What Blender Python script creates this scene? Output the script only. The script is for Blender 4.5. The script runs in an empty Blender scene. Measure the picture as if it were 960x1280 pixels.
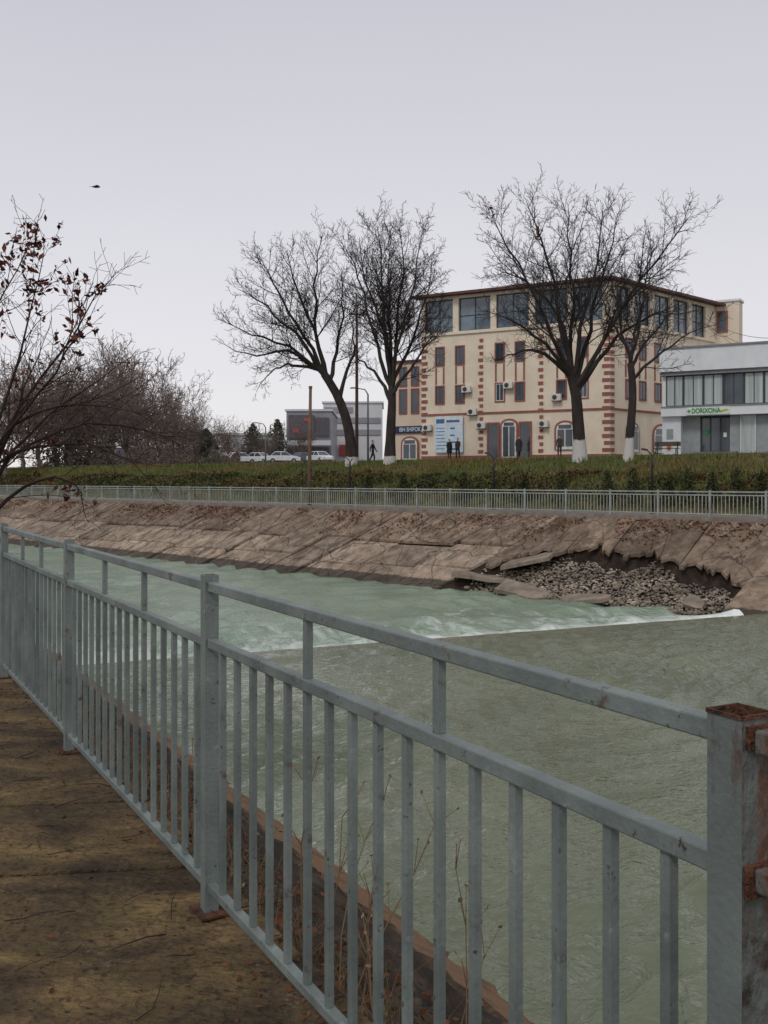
import bpy, math, random, bmesh
import numpy as np
from mathutils import Vector, Matrix
R_=math.radians
scene=bpy.context.scene
COL=scene.collection
F=1250.0; H=1.6; HY=600.0
def U(px): return (px-480)/F
def at(px,py,Y): return Vector((U(px)*Y,Y,H+(HY-py)*Y/F))
# ---------- far bank frame
def far(s,e,z=0.0): return Vector((16-.703*s+.711*e,41.7+.711*s+.703*e,z))
def far_px(px,e):
    u=U(px); Y=(40.69+e)/(.711*u+.703); X=u*Y
    return (X-16)*-.703+(Y-41.7)*.711
def e_of(x,y): return .711*x+.703*y-40.69
EP=[-100,2.2,2.45,6,10,12,20,45,150,900]; ZP=[0,0,.12,1.45,2.75,2.85,3.3,3.85,4.6,8]
def gz(e): return float(np.interp(e,EP,ZP))
# ---------- near bank frame
Q=Vector((-.484,.875,0)).normalized(); N=Vector((Q.y,-Q.x,0)); P2=Vector((-.645,3.70,0))
def near(s,d,z=0.0):
    p=P2+Q*s+N*d; return Vector((p.x,p.y,z))
# ---------- object helpers
def tag(o,label=None,cat=None,group=None,kind=None):
    if label: o['label']=label
    if cat: o['category']=cat
    if group: o['group']=group
    if kind: o['kind']=kind
    return o
def thing(name,label,cat,loc=(0,0,0),rz=0,group=None):
    o=bpy.data.objects.new(name,None); COL.objects.link(o); o.location=loc; o.rotation_euler=(0,0,rz)
    o.empty_display_size=.3
    return tag(o,label,cat,group)
def worg(p):
    v=Vector((0,0,0))
    while p is not None:
        v+=Vector(p.location); p=p.parent
    return v
def link(me,name,mat,parent=None,smooth=False):
    o=bpy.data.objects.new(name,me); COL.objects.link(o)
    if parent is not None: o.parent=parent
    if mat is not None: me.materials.append(mat)
    if smooth: me.polygons.foreach_set('use_smooth',[True]*len(me.polygons))
    return o
def np_obj(name,V,Qd,mat,parent=None,smooth=False,tint=None,local=False):
    V=np.asarray(V,dtype=np.float32).reshape(-1,3)
    if parent is not None and not local: V=V-np.array(worg(parent),dtype=np.float32)
    Qd=np.asarray(Qd,dtype=np.int32); k=Qd.shape[1]
    me=bpy.data.meshes.new(name)
    me.vertices.add(len(V)); me.vertices.foreach_set('co',V.ravel())
    me.loops.add(Qd.size); me.loops.foreach_set('vertex_index',Qd.ravel())
    me.polygons.add(len(Qd)); me.polygons.foreach_set('loop_start',np.arange(len(Qd),dtype=np.int32)*k)
    me.update(calc_edges=True); me.validate()
    if tint is not None:
        ca=me.color_attributes.new('tint','FLOAT_COLOR','POINT')
        c=np.ones((len(V),4),dtype=np.float32); c[:,:3]=tint
        ca.data.foreach_set('color',c.ravel())
    return link(me,name,mat,parent,smooth)
class MB:
    def __init__(s): s.v=[]; s.f=[]; s.t=[]
    def hexa(s,p,tint=None):
        b=len(s.v); s.v+= [tuple(x) for x in p]
        s.f+=[(b,b+3,b+2,b+1),(b+4,b+5,b+6,b+7),(b,b+1,b+5,b+4),(b+1,b+2,b+6,b+5),(b+2,b+3,b+7,b+6),(b+3,b,b+4,b+7)]
        if tint is not None: s.t+=[tint]*8
    def box(s,x0,x1,y0,y1,z0,z1):
        s.hexa([(x0,y0,z0),(x1,y0,z0),(x1,y1,z0),(x0,y1,z0),(x0,y0,z1),(x1,y0,z1),(x1,y1,z1),(x0,y1,z1)])
    def obox(s,c,d,a,b,z0,z1):   # box centred on c, half sizes a along d, b across
        d=Vector((d[0],d[1],0)).normalized(); n=Vector((-d.y,d.x,0)); c=Vector((c[0],c[1],0))
        q=[c-d*a-n*b,c+d*a-n*b,c+d*a+n*b,c-d*a+n*b]
        s.hexa([(p.x,p.y,z0) for p in q]+[(p.x,p.y,z1) for p in q])
    def bar(s,p0,p1,w,h):
        p0=Vector(p0); p1=Vector(p1); d=(p1-p0).normalized(); n=d.cross(Vector((0,0,1)))
        if n.length<.01: n=Vector((1,0,0))
        n.normalize(); u=n.cross(d)
        f=lambda p:[p-n*w/2-u*h/2,p+n*w/2-u*h/2,p+n*w/2+u*h/2,p-n*w/2+u*h/2]
        s.hexa(f(p0)+f(p1))
    def prism(s,poly,z0,z1):
        b=len(s.v); n=len(poly)
        s.v+=[(p[0],p[1],z0) for p in poly]+[(p[0],p[1],z1) for p in poly]
        s.f.append(tuple(range(b+n-1,b-1,-1))); s.f.append(tuple(range(b+n,b+2*n)))
        for i in range(n):
            j=(i+1)%n; s.f.append((b+i,b+j,b+n+j,b+n+i))
    def extr(s,poly,off):        # poly of 3D points extruded by vector off
        b=len(s.v); n=len(poly); off=Vector(off)
        s.v+=[tuple(p) for p in poly]+[tuple(Vector(p)+off) for p in poly]
        s.f.append(tuple(range(b,b+n))); s.f.append(tuple(range(b+2*n-1,b+n-1,-1)))
        for i in range(n):
            j=(i+1)%n; s.f.append((b+j,b+i,b+n+i,b+n+j))
    def tube(s,pts,rad,n=8,cap=True):
        pts=[Vector(p) for p in pts]; b=len(s.v)
        if not isinstance(rad,(list,tuple)): rad=[rad]*len(pts)
        d0=(pts[-1]-pts[0]); ref=Vector((0,0,1)) if abs(d0.normalized().z)<.8 else Vector((1,0,0))
        for i,p in enumerate(pts):
            d=(pts[min(i+1,len(pts)-1)]-pts[max(i-1,0)]).normalized(); u=d.cross(ref).normalized(); v=d.cross(u)
            for k in range(n):
                a=2*math.pi*k/n; q=p+(u*math.cos(a)+v*math.sin(a))*rad[i]; s.v.append(tuple(q))
        for i in range(len(pts)-1):
            for k in range(n):
                j=(k+1)%n; s.f.append((b+i*n+k,b+i*n+j,b+(i+1)*n+j,b+(i+1)*n+k))
        if cap:
            s.f.append(tuple(b+k for k in range(n-1,-1,-1))); e=b+(len(pts)-1)*n; s.f.append(tuple(e+k for k in range(n)))
    def build(s,name,mat,parent=None,smooth=False,bevel=0,local=False):
        o=Vector((0,0,0)) if (local or parent is None) else worg(parent)
        me=bpy.data.meshes.new(name); me.from_pydata([(v[0]-o.x,v[1]-o.y,v[2]-o.z) for v in s.v],[],s.f); me.update()
        bm=bmesh.new(); bm.from_mesh(me); bmesh.ops.recalc_face_normals(bm,faces=bm.faces); bm.to_mesh(me); bm.free()
        if s.t and len(s.t)==len(s.v):
            ca=me.color_attributes.new('tint','FLOAT_COLOR','POINT')
            c=np.ones((len(s.v),4),dtype=np.float32); c[:,:3]=np.array(s.t); ca.data.foreach_set('color',c.ravel())
        ob=link(me,name,mat,parent,smooth)
        if bevel:
            md=ob.modifiers.new('bevel','BEVEL'); md.width=bevel; md.segments=2; md.limit_method='ANGLE'
        return ob
def tubes_np(paths,sides):
    VV=[];QQ=[];off=0
    groups={}
    for p,r in paths: groups.setdefault(len(p),[]).append((p,r))
    for n,L in groups.items():
        P=np.array([[tuple(x) for x in p] for p,r in L],dtype=np.float64); Rr=np.array([r for p,r in L])
        B=len(L); T=np.empty_like(P); T[:,1:-1]=P[:,2:]-P[:,:-2]; T[:,0]=P[:,1]-P[:,0]; T[:,-1]=P[:,-1]-P[:,-2]
        T/=np.linalg.norm(T,axis=2,keepdims=True)+1e-9
        D=P[:,-1]-P[:,0]; D/=np.linalg.norm(D,axis=1,keepdims=True)+1e-9
        ref=np.where(np.abs(D[:,2:3])<.8,np.array([[0,0,1.]]),np.array([[1.,0,0]]))[:,None,:]
        u=np.cross(T,np.broadcast_to(ref,T.shape)); u/=np.linalg.norm(u,axis=2,keepdims=True)+1e-9; v=np.cross(T,u)
        a=np.arange(sides)*2*math.pi/sides
        V=P[:,:,None,:]+(u[:,:,None,:]*np.cos(a)[None,None,:,None]+v[:,:,None,:]*np.sin(a)[None,None,:,None])*Rr[:,:,None,None]
        idx=np.arange(B*n*sides).reshape(B,n,sides)+off
        a0=idx[:,:-1,:]; b0=np.roll(a0,-1,axis=2); a1=idx[:,1:,:]; b1=np.roll(a1,-1,axis=2)
        QQ.append(np.stack([a0,b0,b1,a1],axis=-1).reshape(-1,4)); VV.append(V.reshape(-1,3)); off+=B*n*sides
    return np.concatenate(VV),np.concatenate(QQ)
def leafquads(C,size,rng,asp=.6,flat=0.0):
    C=np.asarray(C); n=len(C)
    a=rng.normal(size=(n,3)); a[:,2]*=(1-flat); a/=np.linalg.norm(a,axis=1,keepdims=True)
    b=rng.normal(size=(n,3)); b[:,2]*=(1-flat); b-=a*np.sum(a*b,axis=1,keepdims=True); b/=np.linalg.norm(b,axis=1,keepdims=True)+1e-9
    s=(size*rng.uniform(.6,1.3,size=n))[:,None]
    V=np.stack([C-a*s,C-b*s*asp,C+a*s,C+b*s*asp],axis=1)
    return V.reshape(-1,3),np.arange(n*4).reshape(n,4)
_bm=bmesh.new(); bmesh.ops.create_icosphere(_bm,subdivisions=1,radius=1)
ICV=np.array([tuple(v.co) for v in _bm.verts]); ICF=np.array([[v.index for v in f.verts] for f in _bm.faces]); _bm.free()
def stones_np(C,rad,rng):
    n=len(C); S=rng.uniform(.6,1.25,size=(n,1,3))*np.asarray(rad).reshape(n,1,1); S[:,:,2]*=.65
    V=ICV[None]*S*rng.uniform(.82,1.15,size=(n,len(ICV),1))
    a=rng.uniform(0,6.28,n); c,s=np.cos(a)[:,None],np.sin(a)[:,None]
    V=np.stack([V[:,:,0]*c-V[:,:,1]*s,V[:,:,0]*s+V[:,:,1]*c,V[:,:,2]],axis=-1)+np.asarray(C)[:,None,:]
    Fq=(ICF[None]+(np.arange(n)*len(ICV))[:,None,None]).reshape(-1,3)
    return V.reshape(-1,3),Fq
# ---------- materials
def c(r,g,b):
    f=lambda x:(x/255/12.92) if x/255<=.04045 else ((x/255+.055)/1.055)**2.4
    return (f(r),f(g),f(b),1)
def nmat(name,cols,scale=4,rough=.8,bump=0,bscale=None,tint=False,spec=.3,metal=0,detail=8,stretch=(1,1,1),rot=0,lo=.3,hi=.7,dist=0):
    m=bpy.data.materials.new(name); m.use_nodes=True; nt=m.node_tree; nd=nt.nodes; lk=nt.links; b=nd['Principled BSDF']
    b.inputs['Roughness'].default_value=rough; b.inputs['Metallic'].default_value=metal; b.inputs['Specular IOR Level'].default_value=spec
    tc=nd.new('ShaderNodeTexCoord'); mp=nd.new('ShaderNodeMapping'); mp.inputs['Scale'].default_value=stretch; mp.inputs['Rotation'].default_value=(0,0,rot)
    lk.new(tc.outputs['Object'],mp.inputs['Vector'])
    nz=nd.new('ShaderNodeTexNoise'); nz.inputs['Scale'].default_value=scale; nz.inputs['Detail'].default_value=detail; nz.inputs['Distortion'].default_value=dist
    nz.inputs['Roughness'].default_value=.62
    lk.new(mp.outputs[0],nz.inputs['Vector'])
    rp=nd.new('ShaderNodeValToRGB'); el=rp.color_ramp.elements
    for i,cc in enumerate(cols):
        pos=lo+(hi-lo)*i/max(1,len(cols)-1)
        if i<2: e=el[i]; e.position=pos
        else: e=el.new(pos)
        e.color=cc
    if len(cols)==1: el[1].color=cols[0]
    lk.new(nz.outputs['Fac'],rp.inputs['Fac']); out=rp.outputs['Color']
    if tint:
        at_=nd.new('ShaderNodeAttribute'); at_.attribute_name='tint'
        mx=nd.new('ShaderNodeMix'); mx.data_type='RGBA'; mx.blend_type='MULTIPLY'; mx.inputs['Factor'].default_value=1
        lk.new(out,mx.inputs['A']); lk.new(at_.outputs['Color'],mx.inputs['B']); out=mx.outputs['Result']
    lk.new(out,b.inputs['Base Color'])
    if bump:
        n2=nd.new('ShaderNodeTexNoise'); n2.inputs['Scale'].default_value=bscale or scale*4; n2.inputs['Detail'].default_value=5
        lk.new(mp.outputs[0],n2.inputs['Vector'])
        bp=nd.new('ShaderNodeBump'); bp.inputs['Strength'].default_value=bump; bp.inputs['Distance'].default_value=.05
        lk.new(n2.outputs['Fac'],bp.inputs['Height']); lk.new(bp.outputs[0],b.inputs['Normal'])
    return m
def overlay(m,col,scale,lo,hi,zlo=None,zhi=None,fac=1.0,stretch=(1,1,1),texrot=None):
    """mix a second colour over a material by a noise threshold or by object height"""
    nt=m.node_tree; nd=nt.nodes; lk=nt.links; b=nd['Principled BSDF']
    src=b.inputs['Base Color'].links[0].from_socket
    tc=nd.new('ShaderNodeTexCoord')
    mp=nd.new('ShaderNodeMapping'); mp.inputs['Scale'].default_value=stretch; lk.new(tc.outputs['Object'],mp.inputs['Vector'])
    if texrot is not None: mp.vector_type='TEXTURE'; mp.inputs['Rotation'].default_value=(0,0,texrot)
    nz=nd.new('ShaderNodeTexNoise'); nz.inputs['Scale'].default_value=scale; nz.inputs['Detail'].default_value=8; nz.inputs['Roughness'].default_value=.7
    lk.new(mp.outputs[0],nz.inputs['Vector'])
    val=nz.outputs['Fac']
    if zlo is not None:
        sp=nd.new('ShaderNodeSeparateXYZ'); lk.new(tc.outputs['Object'],sp.inputs[0])
        mr=nd.new('ShaderNodeMapRange'); mr.inputs['From Min'].default_value=zlo; mr.inputs['From Max'].default_value=zhi
        mr.inputs['To Min'].default_value=0; mr.inputs['To Max'].default_value=1
        lk.new(sp.outputs['Z'],mr.inputs['Value'])
        ad=nd.new('ShaderNodeMath'); ad.operation='ADD'; lk.new(mr.outputs[0],ad.inputs[0])
        sb=nd.new('ShaderNodeMath'); sb.operation='MULTIPLY_ADD'; sb.inputs[1].default_value=.8; sb.inputs[2].default_value=-.4; lk.new(val,sb.inputs[0])
        lk.new(sb.outputs[0],ad.inputs[1]); val=ad.outputs[0]
    m2=nd.new('ShaderNodeMapRange'); m2.inputs['From Min'].default_value=lo; m2.inputs['From Max'].default_value=hi; m2.inputs['To Max'].default_value=fac
    lk.new(val,m2.inputs['Value'])
    mx=nd.new('ShaderNodeMix'); mx.data_type='RGBA'; lk.new(m2.outputs[0],mx.inputs['Factor']); lk.new(src,mx.inputs['A']); mx.inputs['B'].default_value=col
    lk.new(mx.outputs['Result'],b.inputs['Base Color'])
    return m
def cracks(m,col,scale,width):
    """thin dark crack lines from a Voronoi edge distance"""
    nt=m.node_tree; nd=nt.nodes; lk=nt.links; b=nd['Principled BSDF']; src=b.inputs['Base Color'].links[0].from_socket
    tc=nd.new('ShaderNodeTexCoord'); nz=nd.new('ShaderNodeTexNoise'); nz.inputs['Scale'].default_value=scale*2; nz.inputs['Detail'].default_value=4; lk.new(tc.outputs['Object'],nz.inputs['Vector'])
    ad=nd.new('ShaderNodeMixRGB'); ad.blend_type='ADD'; ad.inputs['Fac'].default_value=.5; lk.new(tc.outputs['Object'],ad.inputs['Color1']); lk.new(nz.outputs['Color'],ad.inputs['Color2'])
    vo=nd.new('ShaderNodeTexVoronoi'); vo.feature='DISTANCE_TO_EDGE'; vo.inputs['Scale'].default_value=scale; lk.new(ad.outputs[0],vo.inputs['Vector'])
    mr=nd.new('ShaderNodeMapRange'); mr.inputs['From Min'].default_value=0; mr.inputs['From Max'].default_value=width; mr.inputs['To Min'].default_value=.8; mr.inputs['To Max'].default_value=0; lk.new(vo.outputs['Distance'],mr.inputs['Value'])
    mx=nd.new('ShaderNodeMix'); mx.data_type='RGBA'; lk.new(mr.outputs[0],mx.inputs['Factor']); lk.new(src,mx.inputs['A']); mx.inputs['B'].default_value=col
    lk.new(mx.outputs['Result'],b.inputs['Base Color'])
def flat(name,col,rough=.6,spec=.4,metal=0,var=.12):
    d=tuple(x*(1-var) for x in col[:3])+(1,); l=tuple(min(1,x*(1+var)) for x in col[:3])+(1,)
    return nmat(name,[d,l],scale=3,rough=rough,spec=spec,metal=metal,detail=3)
M={}
M['paint']=nmat('railing_paint',[c(94,103,101),c(111,120,116),c(126,135,130)],scale=4,rough=.5,bump=.1,bscale=70,spec=.3)
overlay(M['paint'],c(84,62,46),10,.6,.68,fac=.85); overlay(M['paint'],c(66,70,64),2.6,.48,.72,fac=.65,stretch=(1,1,.3)); overlay(M['paint'],c(50,42,35),32,.61,.67,fac=.85); overlay(M['paint'],c(152,160,157),14,.6,.68,fac=.45)
M['rustpaint']=nmat('rusty_post_paint',[c(90,98,96),c(114,123,119)],scale=4,rough=.5,bump=.1,bscale=70)
overlay(M['rustpaint'],c(84,58,42),7,.57,.65,fac=.85,stretch=(1,1,.4))
M['rustside']=nmat('rusted_post_side',[c(76,74,70),c(98,102,98),c(116,122,118)],scale=5,rough=.7,bump=.35,bscale=60,stretch=(1,1,.5))
overlay(M['rustside'],c(100,63,42),6,.46,.55,fac=.92,stretch=(1,1,.3)); overlay(M['rustside'],c(44,34,28),12,.55,.65,fac=.8)
M['rust']=nmat('rust',[c(44,34,29),c(82,55,41),c(110,70,48)],scale=14,rough=.9,bump=.6,bscale=80)
M['farrail']=nmat('grey_rail_paint',[c(126,132,128),c(162,166,162)],scale=2,rough=.55,detail=3)
M['walk']=nmat('mossy_concrete',[c(46,38,28),c(82,67,46),c(106,87,58),c(138,114,74)],scale=2.2,rough=.88,bump=.9,bscale=34,lo=.32,hi=.68,spec=.25,dist=.5,stretch=(.8,1.2,1))
overlay(M['walk'],c(42,35,26),1.2,.5,.64,fac=.7,stretch=(.55,1.4,1)); overlay(M['walk'],c(104,94,54),3.6,.53,.67,fac=.5); overlay(M['walk'],c(146,132,106),8,.6,.7,fac=.5); overlay(M['walk'],c(28,23,18),30,.54,.64,fac=.8); overlay(M['walk'],c(52,42,30),13,.53,.63,fac=.55)
M['nearsoil']=nmat('bank_soil',[c(32,28,23),c(56,47,37),c(80,67,52)],scale=3,rough=1,bump=1,bscale=14)
overlay(M['nearsoil'],c(126,98,74),4,.5,.7,zlo=-2.25,zhi=-3.0,fac=.85); overlay(M['nearsoil'],c(48,41,33),2.5,.5,.68,fac=.7)
M['ground']=nmat('far_grass_ground',[c(52,47,32),c(82,76,48),c(100,94,60)],scale=.8,rough=1,bump=.8,bscale=8)
M['asphalt']=nmat('asphalt',[c(70,70,72),c(92,92,93)],scale=3,rough=.9)
M['pave']=nmat('far_pavement',[c(108,100,92),c(140,131,121)],scale=2,rough=.9,bump=.3)
M['slab']=nmat('revetment_concrete',[c(102,90,78),c(142,126,110),c(170,154,137)],scale=1.6,rough=.9,bump=.7,bscale=9,tint=True)
TR=math.atan2(.711,-.703)
overlay(M['slab'],c(64,52,43),.9,.52,.64,fac=.75,stretch=(.6,1.8,1),texrot=TR-R_(24)); overlay(M['slab'],c(194,180,160),1.1,.57,.69,fac=.55,stretch=(.5,2.4,1),texrot=TR-R_(24)); overlay(M['slab'],c(66,55,45),5,.55,.68,fac=.65); overlay(M['slab'],c(104,72,54),11,.61,.69,fac=.5)
overlay(M['slab'],c(46,40,34),3,.45,.6,zlo=-2.98,zhi=-3.3,fac=.8); cracks(M['slab'],c(42,33,27),.55,.022)
M['farsoil']=nmat('broken_bank_soil',[c(26,21,18),c(48,39,32),c(72,60,50)],scale=2,rough=1,bump=1,bscale=8)
M['cobble']=nmat('river_cobble',[c(112,103,93),c(154,143,130),c(188,176,161)],scale=1.2,rough=.85,tint=True,detail=4)
M['rubble']=nmat('dark_rubble',[c(38,34,29),c(68,60,51),c(92,82,71)],scale=5,rough=.95,bump=.5,tint=True)
M['litter']=nmat('leaf_litter',[c(84,52,34),c(126,78,50)],scale=3,rough=.9,tint=True,detail=3)
M['hedge']=nmat('hedge_leaf',[c(58,56,36),c(86,82,50),c(106,92,58)],scale=1.3,rough=.8,tint=True,detail=4)
M['thicket']=nmat('haze_tinted_thicket',[c(92,82,76),c(118,107,100)],scale=.3,rough=1,tint=True,detail=3)  # distance haze is painted into this paled brown
M['grass']=nmat('dry_grass_blade',[c(86,84,52),c(120,116,74)],scale=2,rough=.9,tint=True,detail=3)
M['weed']=nmat('dry_weed',[c(102,82,58),c(144,120,90)],scale=6,rough=.9)
M['bark']=nmat('dark_bark',[c(34,30,28),c(54,48,45),c(70,63,58)],scale=3,rough=.95,bump=.8,bscale=12,stretch=(1,1,.3))
M['barkw']=nmat('whitewashed_bark',[c(38,34,32),c(66,58,53)],scale=3,rough=.95,bump=.8,bscale=12,stretch=(1,1,.3))
overlay(M['barkw'],c(186,182,176),2,.45,.55,zlo=1.75,zhi=.85)
M['barkw2']=nmat('low_whitewashed_bark',[c(38,34,32),c(66,58,53)],scale=3,rough=.95,bump=.8,bscale=12,stretch=(1,1,.3))
overlay(M['barkw2'],c(184,180,174),2,.45,.55,zlo=.85,zhi=.35)
M['twig']=nmat('dark_twig',[c(44,39,37),c(68,61,57)],scale=1,rough=.95,detail=3)
M['neartwig']=nmat('near_twig',[c(32,26,24),c(58,46,41)],scale=8,rough=.9,detail=3)
M['haze']=nmat('haze_tinted_twig',[c(106,92,86),c(134,119,112)],scale=.3,rough=1,detail=3)  # twig colour lightened to stand in for air haze over distance
M['conif']=nmat('haze_tinted_needles',[c(62,68,60),c(92,96,84)],scale=.5,rough=.9,tint=True,detail=3)  # needle green greyed to imitate distance haze
M['deadleaf']=nmat('dead_leaf',[c(58,26,19),c(98,46,31),c(124,66,42)],scale=4,rough=.8,tint=True,detail=3)
M['cream']=nmat('cream_render',[c(213,198,176),c(230,217,197)],scale=.6,rough=.85); overlay(M['cream'],c(184,166,144),.8,.55,.8,fac=.5,stretch=(1,1,.2))
M['brick']=nmat('red_brick_trim',[c(134,80,73),c(156,98,89)],scale=4,rough=.8)
M['roof']=nmat('brown_roof_metal',[c(78,52,48),c(100,66,60)],scale=2,rough=.6)
M['pink']=nmat('pale_render',[c(202,185,165),c(216,199,179)],scale=.8,rough=.85)
M['glass']=nmat('dark_glass',[c(40,48,55),c(66,77,85)],scale=.4,rough=.12,spec=.8,detail=2)
M['gglass']=nmat('gallery_glass',[c(48,62,74),c(106,124,136)],scale=.5,rough=.06,spec=.9,detail=2)
M['blind']=nmat('blinds_behind_glass',[c(136,148,146),c(186,194,191)],scale=1.6,rough=.15,spec=.7,stretch=(3,3,.1))
M['white']=nmat('white_panel',[c(206,210,212),c(226,229,230)],scale=.7,rough=.6); overlay(M['white'],c(178,182,184),.9,.55,.8,fac=.5,stretch=(1,1,.2))
M['frame']=flat('white_frame',c(214,214,210))
M['dframe']=flat('dark_frame',c(60,62,64))
M['steel']=flat('grey_steel',c(128,130,132),rough=.45)
M['black']=flat('black_metal',c(36,36,38),rough=.5)
M['ac']=flat('air_conditioner_white',c(206,204,198))
M['blue']=flat('sign_blue',c(56,108,164)); M['lblue']=flat('sign_pale_blue',c(196,212,222)); M['navy']=flat('sign_navy',c(44,44,78))
M['green']=flat('sign_green',c(20,140,70),var=.05); M['lime']=flat('sign_lime',c(150,186,70)); M['red']=flat('sign_red',c(164,72,70)); M['orange']=flat('orange_box',c(200,90,40))
M['poster']=flat('grey_poster',c(146,152,152))
M['mallglass']=nmat('haze_tinted_dark_cladding',[c(124,124,131),c(146,146,152)],scale=.3,rough=.4)  # dark cladding lightened, atmospheric haze put into the colour
M['mallpale']=nmat('haze_tinted_pale_cladding',[c(184,184,188),c(202,202,204)],scale=.3,rough=.7)  # haze of the far background painted in as a paler tone
M['screen']=flat('haze_tinted_screen',c(80,77,84),rough=.3)  # dark panel colour lifted to imitate haze in front of it
M['carwhite']=flat('white_car_paint',c(214,216,218),rough=.3); M['cargrey']=flat('grey_car_paint',c(96,100,106),rough=.3)
M['tyre']=flat('tyre_rubber',c(34,34,35),rough=.9)
M['lamp']=flat('lamp_lens',c(220,218,208),rough=.2); M['tail']=flat('tail_lens',c(150,30,28),rough=.3)
M['bird']=flat('dark_feather',c(44,40,40))
M['polerust']=nmat('brown_pole',[c(84,64,54),c(122,98,84)],scale=3,rough=.9)
M['hair']=flat('black_hair',c(28,25,24))
M['wood']=flat('weathered_wood',c(96,88,72))
M['broken']=nmat('broken_concrete',[c(100,89,78),c(152,138,122)],scale=1.5,rough=.9,bump=.6,bscale=9)
def clothing(name,shoe,leg,top,skin):
    m=bpy.data.materials.new(name); m.use_nodes=True; nt=m.node_tree; nd=nt.nodes; lk=nt.links; b=nd['Principled BSDF']
    b.inputs['Roughness'].default_value=.85
    tc=nd.new('ShaderNodeTexCoord'); sp=nd.new('ShaderNodeSeparateXYZ'); lk.new(tc.outputs['Object'],sp.inputs[0])
    mr=nd.new('ShaderNodeMapRange'); mr.inputs['From Max'].default_value=2; lk.new(sp.outputs['Z'],mr.inputs['Value'])
    rp=nd.new('ShaderNodeValToRGB'); rp.color_ramp.interpolation='CONSTANT'; el=rp.color_ramp.elements
    el[0].position=0; el[0].color=shoe; el[1].position=.05; el[1].color=leg
    e=el.new(.435); e.color=top; e=el.new(.755); e.color=skin
    lk.new(mr.outputs[0],rp.inputs['Fac']); lk.new(rp.outputs['Color'],b.inputs['Base Color'])
    return m
# ---------- water
W0=Vector((13.1,35.7)); WX=Vector((-.908,-.419)); WY=Vector((-.419,.908))
def wgrid(name,x0,x1,y0,y1,res,zfun,mat):
    nx=int((x1-x0)/res)+1; ny=int((y1-y0)/res)+1
    X,Y=np.meshgrid(np.linspace(x0,x1,nx),np.linspace(y0,y1,ny)); Z=zfun(X,Y)
    V=np.stack([X,Y,Z],-1).reshape(-1,3); I=np.arange(nx*ny).reshape(ny,nx)
    Qd=np.stack([I[:-1,:-1],I[:-1,1:],I[1:,1:],I[1:,:-1]],-1).reshape(-1,4)[:,::-1]
    o=np_obj(name,V,Qd,mat,smooth=True)
    o.matrix_world=Matrix(((WX.x,WY.x,0,W0.x),(WX.y,WY.y,0,W0.y),(0,0,1,0),(0,0,0,1)))
    return o
rw=np.random.default_rng(3)
WAV=[(rw.uniform(.36,1.15),rw.normal(0,.6)+1.4,rw.uniform(0,6.28)) for _ in range(56)]
def waves(X,Y,a):
    Z=np.zeros_like(X)
    wx=X+.35*np.sin(Y*.7+1.3)+.2*np.sin(X*.9+Y*.4); wy=Y+.4*np.sin(X*.6)+.25*np.sin(X*.35-Y*.8)
    for l,th,ph in WAV: Z+=a*(l**.95)*np.sin(2*math.pi/l*(wx*math.cos(th)+wy*math.sin(th))+ph)
    return Z*(.7+.42*np.sin(X*.31+Y*.23)*np.sin(Y*.41-X*.17))
ZC=-3.2; ZL=-3.5
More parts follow.
